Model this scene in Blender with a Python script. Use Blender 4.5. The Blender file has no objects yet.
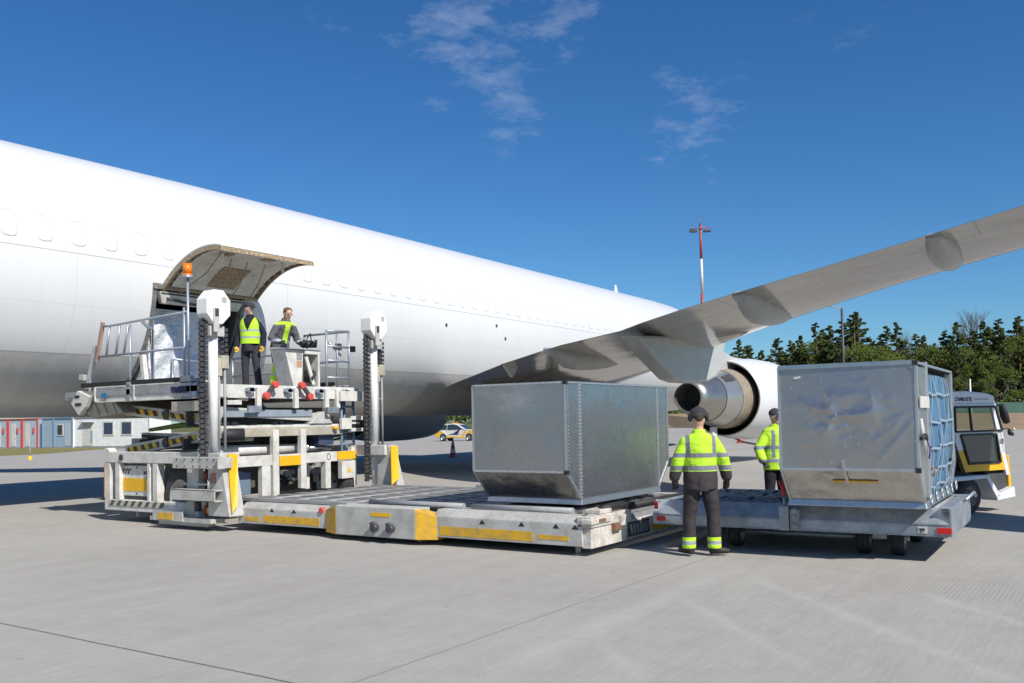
import bpy, bmesh, math, random
from mathutils import Vector, Matrix
random.seed(7)
sc = bpy.context.scene
COL = sc.collection
PI = math.pi
def R(d): return math.radians(d)
# ------------------------------------------------------------------ helpers
class MB:
    """collects shapes (world or local coordinates) and links them as one mesh object"""
    def __init__(s): s.bm = bmesh.new(); s.mi = 0; s.sm = False
    def mat(s, i): s.mi = i; return s
    def face(s, vs):
        try:
            f = s.bm.faces.new(vs); f.material_index = s.mi; f.smooth = s.sm; return f
        except ValueError: return None
    def poly(s, pts): return s.face([s.bm.verts.new(p) for p in pts])
    def hexa(s, p):
        v = [s.bm.verts.new(q) for q in p]
        for f in ((0,3,2,1),(4,5,6,7),(0,1,5,4),(1,2,6,5),(2,3,7,6),(3,0,4,7)): s.face([v[i] for i in f])
        return s
    def box(s, a, b):
        x0,y0,z0 = a; x1,y1,z1 = b
        return s.hexa([(x0,y0,z0),(x1,y0,z0),(x1,y1,z0),(x0,y1,z0),(x0,y0,z1),(x1,y0,z1),(x1,y1,z1),(x0,y1,z1)])
    def bar(s, p, q, w, h=None, up=(0,0,1)):
        h = h or w; p = Vector(p); q = Vector(q); d = (q-p).normalized(); u = Vector(up)
        if abs(d.dot(u)) > .98: u = Vector((1,0,0))
        a = d.cross(u).normalized()*w/2; b = a.cross(d).normalized()*h/2
        return s.hexa([p-a-b,p+a-b,p+a+b,p-a+b,q-a-b,q+a-b,q+a+b,q-a+b])
    def prism(s, pts, vec):
        vec = Vector(vec); a = [s.bm.verts.new(p) for p in pts]; b = [s.bm.verts.new(Vector(p)+vec) for p in pts]
        n = len(pts); s.face(a[::-1]); s.face(b)
        for i in range(n): s.face([a[i], a[(i+1)%n], b[(i+1)%n], b[i]])
        return s
    def tube(s, pts, rad, n=12, cap=True, closed=False):
        pts = [Vector(p) for p in pts]; m = len(pts)
        rad = rad if isinstance(rad,(list,tuple)) else [rad]*m
        rings = []; pu = None
        for i,p in enumerate(pts):
            d = (pts[min(i+1,m-1)]-pts[max(i-1,0)])
            if closed: d = pts[(i+1)%m]-pts[i-1]
            d.normalize()
            u = pu if pu is not None else (Vector((0,0,1)) if abs(d.z)<.9 else Vector((1,0,0)))
            a = (u - d*u.dot(d))
            if a.length < 1e-4: a = d.orthogonal()
            a.normalize(); b = d.cross(a); pu = a
            r = rad[i]; rx,ry = r if isinstance(r,(tuple,list)) else (r,r)
            rings.append([s.bm.verts.new(p + a*math.cos(t)*ry + b*math.sin(t)*rx) for t in [2*PI*k/n for k in range(n)]])
        sm = s.sm; s.sm = True
        for i in range(m if closed else m-1):
            A,B = rings[i], rings[(i+1)%m]
            for k in range(n): s.face([A[k],A[(k+1)%n],B[(k+1)%n],B[k]])
        s.sm = False
        if cap and not closed: s.face(rings[0][::-1]); s.face(rings[-1])
        s.sm = sm
        return s
    def cyl(s, p, q, r, n=20, r2=None): return s.tube([p,q],[r, r if r2 is None else r2], n)
    def lathe(s, o, ax, prof, n=36):
        """prof: (distance along axis, radius)"""
        o = Vector(o); ax = Vector(ax).normalized(); a = ax.orthogonal().normalized(); b = ax.cross(a)
        rings = [[s.bm.verts.new(o+ax*t+(a*math.cos(2*PI*k/n)+b*math.sin(2*PI*k/n))*max(r,1e-4)) for k in range(n)] for t,r in prof]
        sm = s.sm; s.sm = True
        for A,B in zip(rings, rings[1:]):
            for k in range(n): s.face([A[k],A[(k+1)%n],B[(k+1)%n],B[k]])
        s.sm = sm
        return s
    def ball(s, c, r, n=14, sc_=(1,1,1)):
        c = Vector(c); m = n//2; rings = []
        for i in range(1,m):
            t = PI*i/m
            rings.append([s.bm.verts.new((c.x+r*sc_[0]*math.sin(t)*math.cos(2*PI*k/n), c.y+r*sc_[1]*math.sin(t)*math.sin(2*PI*k/n), c.z+r*sc_[2]*math.cos(t))) for k in range(n)])
        T = s.bm.verts.new((c.x,c.y,c.z+r*sc_[2])); B = s.bm.verts.new((c.x,c.y,c.z-r*sc_[2]))
        sm = s.sm; s.sm = True
        for A,C in zip(rings,rings[1:]):
            for k in range(n): s.face([A[k],C[k],C[(k+1)%n],A[(k+1)%n]])
        for k in range(n): s.face([T,rings[0][k],rings[0][(k+1)%n]]); s.face([B,rings[-1][(k+1)%n],rings[-1][k]])
        s.sm = sm
        return s
    def build(s, name, mats, parent=None, bevel=0, recalc=True):
        if recalc: bmesh.ops.recalc_face_normals(s.bm, faces=s.bm.faces)
        if parent is not None:
            inv = root_of(parent)['_inv'] if '_inv' in root_of(parent) else None
            if inv is not None:
                M = Matrix([inv[i*4:i*4+4] for i in range(4)]); s.bm.transform(M)
        me = bpy.data.meshes.new(name); s.bm.to_mesh(me); s.bm.free()
        for m in (mats if isinstance(mats,(list,tuple)) else [mats]): me.materials.append(m)
        o = bpy.data.objects.new(name, me); COL.objects.link(o)
        if parent is not None: o.parent = parent
        if bevel:
            b = o.modifiers.new('bevel','BEVEL'); b.width = bevel; b.segments = 2; b.limit_method = 'ANGLE'; b.angle_limit = R(40)
        return o
def root_of(o):
    while o.parent is not None: o = o.parent
    return o
def tag(o, label=None, cat=None, group=None, kind=None):
    if label: o['label'] = label
    if cat: o['category'] = cat
    if group: o['group'] = group
    if kind: o['kind'] = kind
    return o
def thing(name, label, cat, loc=(0,0,0), rz=0, group=None, world=True):
    """an Empty at the base; world=True: its parts are given in world coordinates"""
    o = bpy.data.objects.new(name, None); COL.objects.link(o); o.empty_display_size = .2
    o.location = loc; o.rotation_euler = (0,0,rz)
    if world:
        M = (Matrix.Translation(loc) @ Matrix.Rotation(rz,4,'Z')).inverted(); o['_inv'] = [M[i][j] for i in range(4) for j in range(4)]
    return tag(o, label, cat, group)
def copy_tree(o, parent=None):
    c = o.copy(); COL.objects.link(c); c.parent = parent
    for ch in list(o.children): copy_tree(ch, c)
    return c
# ------------------------------------------------------------------ materials
def nodes(name):
    m = bpy.data.materials.new(name); m.use_nodes = True; nt = m.node_tree
    return m, nt, nt.nodes['Principled BSDF']
def N(nt, t, **k):
    n = nt.nodes.new(t)
    for a,b in k.items():
        if a in n.inputs.keys() if isinstance(a,str) else False: n.inputs[a].default_value = b
        else: setattr(n,a,b)
    return n
def math_(nt, op, a, b=None, c=None):
    n = nt.nodes.new('ShaderNodeMath'); n.operation = op
    for i,v in enumerate((a,b,c)):
        if v is None: continue
        if isinstance(v,(int,float)): n.inputs[i].default_value = v
        else: nt.links.new(v, n.inputs[i])
    return n.outputs[0]
def mixc(nt, f, a, b):
    n = nt.nodes.new('ShaderNodeMix'); n.data_type = 'RGBA'
    for i,v in ((0,f),(6,a),(7,b)):
        if isinstance(v,(int,float)): n.inputs[i].default_value = v
        elif isinstance(v,tuple): n.inputs[i].default_value = (*v[:3],1)
        else: nt.links.new(v, n.inputs[i])
    return n.outputs[2]
def coords(nt, scale=(1,1,1), kind='Object', rot=(0,0,0)):
    tc = nt.nodes.new('ShaderNodeTexCoord'); mp = nt.nodes.new('ShaderNodeMapping')
    mp.inputs['Scale'].default_value = scale; mp.inputs['Rotation'].default_value = rot
    nt.links.new(tc.outputs[kind], mp.inputs[0]); return mp.outputs[0]
def noise(nt, vec, scale, detail=4, rough=.55):
    n = nt.nodes.new('ShaderNodeTexNoise'); n.inputs['Scale'].default_value = scale
    n.inputs['Detail'].default_value = detail; n.inputs['Roughness'].default_value = rough
    nt.links.new(vec, n.inputs['Vector']); return n.outputs['Fac']
def ramp(nt, f, stops):
    n = nt.nodes.new('ShaderNodeValToRGB'); e = n.color_ramp.elements
    while len(e) < len(stops): e.new(.5)
    for i,(p,c) in enumerate(stops):
        e[i].position = p; e[i].color = (c,c,c,1) if isinstance(c,(int,float)) else (*c,1)
    nt.links.new(f, n.inputs[0]); return n.outputs[0]
def bump(nt, bs, h, strength=.3, dist=.02):
    b = nt.nodes.new('ShaderNodeBump'); b.inputs['Strength'].default_value = strength; b.inputs['Distance'].default_value = dist
    nt.links.new(h, b.inputs['Height']); nt.links.new(b.outputs[0], bs.inputs['Normal'])
def paint(name, col, rough=.45, dirt=.25, dcol=(.16,.13,.10), scale=3.0, metal=0.0, bmp=.1, spec=.5):
    m, nt, b = nodes(name); v = coords(nt)
    n1 = noise(nt, v, scale, 8, .65); n2 = noise(nt, v, scale*9, 4, .6)
    f = math_(nt,'MULTIPLY', ramp(nt, n1, [(.42,0.0),(.75,1.0)]), dirt*1.6)
    f2 = math_(nt,'MULTIPLY', ramp(nt, n2, [(.5,0.0),(.72,1.0)]), dirt*.8)
    c = mixc(nt, f, tuple(col), dcol); c = mixc(nt, f2, c, tuple(x*.75 for x in dcol))
    nt.links.new(c, b.inputs['Base Color']); b.inputs['Roughness'].default_value = rough; b.inputs['Metallic'].default_value = metal
    b.inputs['Specular IOR Level'].default_value = spec
    nt.links.new(math_(nt,'ADD', math_(nt,'MULTIPLY',n2,.25), rough-.1), b.inputs['Roughness'])
    if bmp: bump(nt, b, n2, bmp, .01)
    return m
def plain(name, col, rough=.5, metal=0.0, spec=.5, emit=None):
    m, nt, b = nodes(name); b.inputs['Base Color'].default_value = (*col,1)
    b.inputs['Roughness'].default_value = rough; b.inputs['Metallic'].default_value = metal; b.inputs['Specular IOR Level'].default_value = spec
    v = coords(nt); n = noise(nt, v, 20, 3); nt.links.new(mixc(nt, math_(nt,'MULTIPLY',n,.25), tuple(col), tuple(c*.7 for c in col)), b.inputs['Base Color'])
    return m
def sheet_metal(name, col=(.55,.57,.60), rough=.3, stretch=(1,1,8), dent=.4, dscale=1.6, scratch=.3, stain=(.25,.22,.19), st=.25):
    m, nt, b = nodes(name); v = coords(nt); vs = coords(nt, stretch)
    n1 = noise(nt, v, dscale, 3, .5); n2 = noise(nt, vs, 14, 6, .7); n3 = noise(nt, v, 5, 8, .7); n4 = noise(nt, v, 60, 3,.6)
    c = mixc(nt, math_(nt,'MULTIPLY', ramp(nt, n3, [(.45,0.),(.75,1.)]), st), tuple(col), stain)
    c = mixc(nt, math_(nt,'MULTIPLY', n2, scratch), c, tuple(min(1,x*1.25) for x in col))
    sp = ramp(nt, noise(nt, v, 26, 2,.5), [(.70,0.),(.74,1.)])
    c = mixc(nt, math_(nt,'MULTIPLY',sp,.7), c, (.85,.85,.85))
    nt.links.new(c, b.inputs['Base Color']); b.inputs['Metallic'].default_value = .93
    nt.links.new(math_(nt,'ADD', math_(nt,'MULTIPLY',n3,.22), math_(nt,'ADD', math_(nt,'MULTIPLY',n2,.14), rough-.16)), b.inputs['Roughness'])
    h = math_(nt,'ADD', math_(nt,'MULTIPLY',n1,1.0), math_(nt,'MULTIPLY',n4,.006))
    bump(nt, b, h, dent, .12)
    return m
M = {}
M['white'] = paint('white_paint', (.66,.64,.59), .4, .3, scale=4.5)
M['white_worn'] = paint('worn_white_paint', (.66,.63,.57), .5, .55, (.20,.13,.08), 5)
M['greyrail'] = paint('grey_white_paint', (.50,.49,.455), .45, .32, scale=4)
M['grey'] = paint('grey_paint', (.30,.31,.32), .5, .35)
M['bluegrey'] = paint('blue_grey_paint', (.14,.20,.28), .45, .25)
M['dark'] = paint('dark_steel', (.045,.045,.05), .5, .3, (.12,.10,.08))
M['black'] = plain('black_rubber', (.018,.018,.02), .65)
M['yellow'] = paint('yellow_paint', (.80,.43,.005), .45, .18, (.25,.15,.05))
M['yellow_worn'] = paint('worn_yellow_paint', (.72,.40,.01), .5, .5, (.30,.22,.12), 8)
M['beige'] = paint('beige_paint', (.46,.42,.33), .5, .4)
M['galv'] = paint('galvanised_steel', (.25,.285,.32), .42, .55, (.50,.52,.54), 4.5, .5)
M['galvrail'] = paint('galvanised_tube', (.33,.37,.42), .42, .3, (.5,.52,.54), 8, .5)
M['steel'] = plain('polished_steel', (.6,.6,.6), .25, 1.0)
M['red'] = plain('red_plastic', (.55,.015,.01), .35)
M['redpaint'] = paint('red_paint', (.62,.07,.05), .45, .2)
M['orange'] = plain('orange_lens', (.85,.20,.01), .2)
M['tyre'] = paint('tyre_rubber', (.022,.022,.024), .75, .35, (.09,.08,.07), 6)
M['rim'] = paint('wheel_rim', (.42,.43,.44), .4, .4, metal=.4)
M['skin'] = plain('skin', (.58,.34,.24), .55)
M['blacktext'] = plain('black_print', (.02,.02,.025), .5)
M['bluetext'] = plain('blue_print', (.006,.012,.07), .5)
M['glass'] = plain('dark_glass', (.03,.045,.045), .06, spec=1.0)
def hazard(name, c1, c2, period=.26, axis=1, slope=1.0, duty=.5):
    m, nt, b = nodes(name); tc = nt.nodes.new('ShaderNodeTexCoord'); sp = nt.nodes.new('ShaderNodeSeparateXYZ'); nt.links.new(tc.outputs['Object'], sp.inputs[0])
    t = math_(nt,'ADD', sp.outputs[axis], math_(nt,'MULTIPLY', sp.outputs[2], slope))
    f = math_(nt,'LESS_THAN', math_(nt,'FRACT', math_(nt,'DIVIDE',t,period)), duty)
    n = noise(nt, tc.outputs['Object'], 9, 6, .7)
    c = mixc(nt, f, c1, c2); c = mixc(nt, math_(nt,'MULTIPLY', ramp(nt,n,[(.45,0.),(.8,1.)]), .5), c, (.3,.26,.2))
    nt.links.new(c, b.inputs['Base Color']); b.inputs['Roughness'].default_value = .5
    return m
M['hazard'] = hazard('hazard_stripes', (.75,.45,.01), (.03,.02,.03), .25, 1, -.6)
M['hazard2'] = hazard('worn_hazard_stripes', (.50,.46,.36), (.07,.07,.06), .21, 1, .8)
# concrete apron: slab joints, groove band, brushed streaks, faint stains, painted-in light streaks
LIGHT_STREAKS = [(8.3,3.7,6.1,1.65,.12,.3),(9.7,3.5,6.4,.45,.15,.3),(9.75,1.95,7.2,-.4,.11,.3),(6.47,3.6,5.3,2.5,.12,.25),(5.0,3.66,9.9,3.8,.22,.3)]  # pale streaks of reflected light, painted into the concrete colour
def concrete():
    m, nt, b = nodes('concrete_apron'); tc = nt.nodes.new('ShaderNodeTexCoord'); P = tc.outputs['Object']
    sp = nt.nodes.new('ShaderNodeSeparateXYZ'); nt.links.new(P, sp.inputs[0]); X,Y = sp.outputs[0], sp.outputs[1]
    big = noise(nt, P, .35, 6, .6); mid = noise(nt, P, 2.6, 9, .72); fine = noise(nt, P, 70, 4, .65); brush = noise(nt, coords(nt,(5,70,1),rot=(0,0,.5)), 1.0, 4, .6); brush2 = noise(nt, coords(nt,(1.5,22,1),rot=(0,0,-.25)), 1.0, 6, .7)
    st = noise(nt, coords(nt,(1.2,14,1)), 1.0, 6, .65); st2 = noise(nt, coords(nt,(.25,2.6,1),rot=(0,0,.12)), 1.0, 5, .6)
    c = mixc(nt, ramp(nt, big, [(.3,0.),(.7,1.)]), (.322,.303,.268), (.395,.372,.330))
    c = mixc(nt, math_(nt,'MULTIPLY', ramp(nt, st2, [(.35,0.),(.68,1.)]), .5), c, (.43,.408,.366))
    c = mixc(nt, math_(nt,'MULTIPLY', ramp(nt, mid, [(.35,1.),(.6,0.)]), .28), c, (.22,.208,.192))
    c = mixc(nt, math_(nt,'MULTIPLY', st, .22), c, (.44,.425,.395))
    c = mixc(nt, math_(nt,'MULTIPLY', ramp(nt, brush, [(.38,0.),(.66,1.)]), .20), c, (.22,.205,.185))
    c = mixc(nt, math_(nt,'MULTIPLY', ramp(nt, brush2, [(.45,0.),(.66,1.)]), .26), c, (.47,.45,.415))
    c = mixc(nt, math_(nt,'MULTIPLY', ramp(nt, fine, [(.4,0.),(.7,1.)]), .30), c, (.17,.158,.14))
    sep = ramp(nt, noise(nt, P, 5.5, 2, .5), [(.74,0.),(.79,1.)])
    c = mixc(nt, math_(nt,'MULTIPLY', sep, .45), c, (.13,.12,.11))
    wob = math_(nt,'MULTIPLY', math_(nt,'SUBTRACT', noise(nt, P, 2.5, 4), .5), .03)
    j = None
    for ax, off, per in ((X,4.31,22.5),(Y,4.33,22.5)):
        t = math_(nt,'ADD', math_(nt,'SUBTRACT', ax, off), wob)
        fr = math_(nt,'ABSOLUTE', math_(nt,'SUBTRACT', math_(nt,'FRACT', math_(nt,'ADD', math_(nt,'DIVIDE', t, per), .5)), .5))
        d = math_(nt,'MULTIPLY', fr, per); l = math_(nt,'MULTIPLY', math_(nt,'LESS_THAN', d, .0085 if ax is Y else .012), .55 if ax is Y else .9)
        j = l if j is None else math_(nt,'MAXIMUM', j, l)
    c = mixc(nt, math_(nt,'MULTIPLY', j, .8), c, (.045,.04,.036))
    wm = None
    for (xa,ya,xb,yb,wd,k) in LIGHT_STREAKS:
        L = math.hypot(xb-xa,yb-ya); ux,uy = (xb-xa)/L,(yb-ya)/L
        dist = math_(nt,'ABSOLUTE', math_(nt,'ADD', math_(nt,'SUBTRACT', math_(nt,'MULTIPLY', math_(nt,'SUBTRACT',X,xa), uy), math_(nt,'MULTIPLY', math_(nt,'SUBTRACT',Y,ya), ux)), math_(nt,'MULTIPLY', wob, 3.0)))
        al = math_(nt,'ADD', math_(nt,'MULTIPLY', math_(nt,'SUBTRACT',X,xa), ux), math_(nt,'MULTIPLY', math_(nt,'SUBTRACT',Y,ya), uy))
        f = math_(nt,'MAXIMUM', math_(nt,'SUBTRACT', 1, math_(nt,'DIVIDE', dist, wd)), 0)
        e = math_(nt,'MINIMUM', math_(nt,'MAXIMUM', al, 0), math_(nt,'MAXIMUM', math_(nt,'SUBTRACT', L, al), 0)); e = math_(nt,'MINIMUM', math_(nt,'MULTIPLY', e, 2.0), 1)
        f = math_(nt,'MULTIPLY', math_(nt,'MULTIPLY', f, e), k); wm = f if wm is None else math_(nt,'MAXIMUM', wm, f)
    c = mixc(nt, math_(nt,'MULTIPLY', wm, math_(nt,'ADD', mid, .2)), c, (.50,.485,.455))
    # grooved patch on the right
    g = math_(nt,'MULTIPLY', math_(nt,'GREATER_THAN', X, 9.3), math_(nt,'LESS_THAN', X, 10.5))
    g = math_(nt,'MULTIPLY', g, math_(nt,'LESS_THAN', Y, 2.3))
    gs = math_(nt,'SINE', math_(nt,'MULTIPLY', Y, 150))
    g = math_(nt,'MULTIPLY', g, ramp(nt, mid, [(.4,0.),(.55,1.)]))
    c = mixc(nt, math_(nt,'MULTIPLY', g, math_(nt,'MULTIPLY', math_(nt,'GREATER_THAN', gs, .1), .38)), c, (.2,.187,.165))
    nt.links.new(c, b.inputs['Base Color']); b.inputs['Roughness'].default_value = .85; b.inputs['Specular IOR Level'].default_value = .25
    bump(nt, b, math_(nt,'ADD', fine, math_(nt,'MULTIPLY', st, 1.2)), .25, .004)
    return m
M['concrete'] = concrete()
def groundmat(name, c1, c2, c3, s=.4):
    m, nt, b = nodes(name); P = coords(nt)
    c = mixc(nt, ramp(nt, noise(nt,P,s,8,.7), [(.35,0.),(.65,1.)]), c1, c2); c = mixc(nt, ramp(nt, noise(nt,P,s*8,6,.7), [(.45,0.),(.7,1.)]), c, c3)
    nt.links.new(c, b.inputs['Base Color']); b.inputs['Roughness'].default_value = .95; b.inputs['Specular IOR Level'].default_value = .1
    return m
M['field'] = groundmat('field', (.10,.12,.035), (.16,.15,.06), (.07,.09,.03), .08)
M['grass'] = groundmat('grass_verge', (.20,.18,.06), (.27,.22,.10), (.12,.13,.035))
M['earth'] = groundmat('bare_earth', (.30,.21,.13), (.22,.16,.10), (.34,.26,.17), .15)
# ------------------------------------------------------------------ people
def voxel(mb, name, mats, parent, vox=.012, smooth=4):
    """fuse the collected volumes into one continuous surface"""
    me = bpy.data.meshes.new('tmp'); mb.bm.normal_update(); bmesh.ops.recalc_face_normals(mb.bm, faces=mb.bm.faces); mb.bm.to_mesh(me); mb.bm.free()
    t = bpy.data.objects.new('tmp', me); COL.objects.link(t)
    r = t.modifiers.new('r','REMESH'); r.mode = 'VOXEL'; r.voxel_size = vox; r.use_smooth_shade = True
    s = t.modifiers.new('s','SMOOTH'); s.iterations = smooth; s.factor = .5
    dg = bpy.context.evaluated_depsgraph_get(); ev = t.evaluated_get(dg)
    nm = bpy.data.meshes.new_from_object(ev); nm.name = name
    bpy.data.objects.remove(t); nm.materials.clear()
    for m in (mats if isinstance(mats,list) else [mats]): nm.materials.append(m)
    for p in nm.polygons: p.use_smooth = True
    o = bpy.data.objects.new(name, nm); COL.objects.link(o); o.parent = parent
    return o
def cloth(name, col, bands=(), band_col=(.42,.44,.47), zone=None, rough=.8, braces=None, wr=.6, bc2=None):
    """bands: z ranges that are reflective; zone: (z0,z1,colour) patches of another cloth colour; braces: (x0,x1,z0,z1)"""
    m, nt, b = nodes(name); tc = nt.nodes.new('ShaderNodeTexCoord'); P = tc.outputs['Object']
    sp = nt.nodes.new('ShaderNodeSeparateXYZ'); nt.links.new(P, sp.inputs[0]); X,Y,Z = sp.outputs
    n = noise(nt, P, 14, 5, .6); c = mixc(nt, math_(nt,'MULTIPLY', n, .35), tuple(col), tuple(x*.6 for x in col))
    def rng(a,lo,hi): return math_(nt,'MULTIPLY', math_(nt,'GREATER_THAN',a,lo), math_(nt,'LESS_THAN',a,hi))
    for lo,hi,cc in (zone or ()): c = mixc(nt, rng(Z,lo,hi), c, cc)
    for lo,hi in bands: c = mixc(nt, rng(Z,lo,hi), c, band_col)
    if braces:
        x0,x1,z0,z1 = braces; c = mixc(nt, math_(nt,'MULTIPLY', rng(math_(nt,'ABSOLUTE',X),x0,x1), rng(Z,z0,z1)), c, bc2 or band_col)
    nt.links.new(c, b.inputs['Base Color']); b.inputs['Roughness'].default_value = rough; b.inputs['Specular IOR Level'].default_value = .25
    w = noise(nt, coords(nt,(1,1,1.5)), 5.5, 3, .45); bump(nt, b, w, wr, .06)
    return m
HV = (.49,.78,.045)
def person(label, loc, rz, group, P):
    root = thing('person', label, 'person', (0,0,0), 0, group, world=False)
    g = P.get
    sh = g('shoulder', 1.48); hipz = g('hip', .93); lean = Vector(g('lean',(0,0,0)))   # shift of the shoulders against the hips
    hx = Vector((0,0,hipz)); cx = hx + Vector((0,0,sh-hipz)) + lean
    neck = cx + Vector((0,.01,.07)) + lean*.12; head = cx + Vector(g('head_off',(0,.03,.22)))
    arms = P['arms']; legs = P['legs']       # each: list of joint points, right then left
    def torso(b, k=1.0, zlo=None, belly=0):
        zlo = zlo if zlo is not None else hipz-.06
        prof = [(zlo,.165,.125),(hipz+.04,.17,.125),(hipz+.2,.155,.12),(hipz+.36,.18,.13),(sh-.07,.195,.125),(sh+.0,.165,.105),(sh+.045,.08,.075)]
        pts = []; rad = []
        for z,rx,ry in prof:
            f = max(0,min(1,(z-hipz)/(sh-hipz))); pts.append(Vector((0,0,z))+lean*f); rad.append(((rx+k),(ry+k)))
        # build as stacked ellipses with x as the wide axis
        rings=[]; n=20
        for p,(rx,ry) in zip(pts,rad): rings.append([b.bm.verts.new((p.x+rx*math.cos(2*PI*i/n), p.y+ry*math.sin(2*PI*i/n), p.z)) for i in range(n)])
        for A,B in zip(rings,rings[1:]):
            for i in range(n): b.face([A[i],A[(i+1)%n],B[(i+1)%n],B[i]])
        b.face(rings[0][::-1]); b.face(rings[-1])
    def limb(b, pts, rr):
        pts=[Vector(p) for p in pts]; b.tube(pts, rr, 14)
        for p,r in zip(pts,rr): b.ball(p, (r if not isinstance(r,tuple) else min(r)), 12)
    # body
    b = MB(); torso(b, -.012)
    for a in arms: limb(b, a[:3], [.050,.040,.028])
    for l in legs: limb(b, l[:3], [.082,.058,.04])
    b.tube([neck-Vector((0,0,.08)), (neck+head)/2, head-Vector((0,0,.03))], [.062,.057,.055], 14)
    hr = Matrix.Rotation(g('turn',0),3,'Z') @ Matrix.Rotation(g('nod',0),3,'X')
    hv = lambda x,y,z: head + hr @ Vector((x,y,z))
    b.tube([hv(0,-.01,-.115),hv(0,.012,-.10),hv(0,.008,-.06),hv(0,.0,0),hv(0,-.005,.06),hv(0,-.005,.10),hv(0,-.005,.118)],
           [.02,(.045,.055),(.065,.082),(.075,.095),(.076,.098),(.055,.07),.02], 18)
    b.tube([hv(0,.088,.03),hv(0,.112,-.012),hv(0,.10,-.025)],[.010,.017,.012],8)
    b.ball(hv(0,.085,-.055),.022,8,(1.3,.5,.5)); b.ball(hv(0,.06,-.10),.03,8)
    for s in (-1,1): b.ball(hv(s*.078,-.005,-.005),.027,8,(.45,.7,1.15))
    for a in arms: b.ball(a[2],.03,8)
    body = voxel(b,'body',M['skin'],root,.010,3)
    e = MB()
    for s in (-1,1): e.ball(hv(s*.032,.088,.02),.008,8)
    e.build('eyes', M['blacktext'], body)
    if g('glasses'):
        e = MB()
        for s in (-1,1): e.tube([hv(s*.035+.026*math.cos(t),.104,.018+.019*math.sin(t)) for t in [k*PI/6 for k in range(12)]], .0025, 6, closed=True); e.tube([hv(s*.062,.10,.02),hv(s*.078,.0,.02)],.0025,6)
        e.build('glasses', M['blacktext'], root)
    # hair
    h = MB()
    if g('cap'): h.tube([hv(0,-.05,-.05),hv(0,-.045,-.01),hv(0,-.03,.04),hv(0,-.02,.08)],[.03,(.062,.055),(.078,.078),(.06,.06)],18)
    else: h.tube([hv(0,-.04,-.06),hv(0,-.04,-.02),hv(0,-.028,.03),hv(0,-.012,.075),hv(0,-.005,.115),hv(0,-.005,.13)],[.04,(.066,.065),(.080,.082),(.083,.098),(.058,.072),.015],18)
    hb = voxel(h,'hair',plain('hair_'+g('key','x'),g('hair',(.05,.035,.025)),.8),root,.012,2)
    if g('cap'):
        h = MB(); cc = g('cap')
        h.tube([hv(0,-.005,.035),hv(0,-.005,.06),hv(0,-.005,.10),hv(0,-.005,.135),hv(0,-.005,.15)],[(.090,.112),(.091,.112),(.082,.10),(.05,.06),.012],20)
        h.tube([hv(0,.085,.045),hv(0,.13,.042),hv(0,.175,.030)],[(.072,.012),(.068,.010),(.045,.007)],14)
        if g('headset'):
            for s in (-1,1): h.ball(hv(s*.105,-.005,.03),.05,12,(.55,.9,1.2))
            h.tube([hv(-.095,-.005,.04),hv(-.08,-.005,.12),hv(0,-.005,.165),hv(.08,-.005,.12),hv(.095,-.005,.04)],.013,10)
        voxel(h,'cap',plain('cap_'+g('key','x'),cc,.85),root,.008,3)
    # trousers
    b = MB(); tw = g('trouser_k',.022)
    b.tube([(0,0,hipz-.11),(0,0,hipz-.02),(0,0,hipz+.10)],[(.175,.135),(.185,.14),(.17,.128)],18)
    for l in legs:
        p0,p1,p2 = [Vector(p) for p in l[:3]]
        limb(b,[p0,p0.lerp(p1,.5),p1,p1.lerp(p2,.5),p2+Vector((0,0,.0))],[.095+tw*.4,.085+tw*.5,.066+tw*.6,.064+tw*.6,.062+tw*.8])
    voxel(b,'trousers',P['trousers'],root,.011,2)
    # boots
    for l in legs:
        b = MB(); a = Vector(l[2]); t = Vector(l[3]); 
        d = (t-a); d.z = 0; d.normalize()
        z0 = a.z-.10
        b.tube([a+Vector((0,0,.04)), a, a-Vector((0,0,.05))],[.055,.056,.058],12)
        b.tube([a-d*.065+Vector((0,0,z0+.045-a.z)), a+d*.0+Vector((0,0,z0+.05-a.z)), a+d*.10+Vector((0,0,z0+.045-a.z)), a+d*.18+Vector((0,0,z0+.035-a.z))],[(.04,.045),(.045,.05),(.05,.042),(.035,.03)],14)
        voxel(b,'boot',plain('boot_leather',(.02,.018,.016),.6),root,.009,2)
    # upper garment
    k = g('jacket_k',.03); b = MB(); torso(b, k, g('hem',.78))
    for a in arms: limb(b,[a[0],Vector(a[0]).lerp(Vector(a[1]),.5),a[1],Vector(a[1]).lerp(Vector(a[2]),.55),a[2]],[.060+k*.5,.062+k*.5,.056+k*.5,.05+k*.6,.045+k*.55])
    b.tube([neck-Vector((0,0,.06)),neck+Vector((0,-.005,.03))],[.095,.078],16)
    jk = voxel(b,g('jacket_name','jacket'),P['jacket'],root,.011,3)
    if g('vest'):
        b = MB(); rings=[]; n=144; prof = ((hipz+.05,.205,.185),(hipz+.12,.203,.18),(hipz+.3,.215,.168),(sh-.12,.222,.168),(sh-.03,.205,.150),(sh+.045,.15,.115)); rows = []
        for (za,xa,ya),(zb,xb,yb) in zip(prof,prof[1:]):
            for k in range(12): t = k/12; rows.append((za+(zb-za)*t, xa+(xb-xa)*t, ya+(yb-ya)*t))
        rows.append(prof[-1])
        for z,rx,ry in rows:
            f = max(0,min(1,(z-hipz)/(sh-hipz))); q=lean*f
            rings.append([b.bm.verts.new((q.x+rx*math.cos(2*PI*i/n),q.y+ry*math.sin(2*PI*i/n),z)) for i in range(n)])
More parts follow.
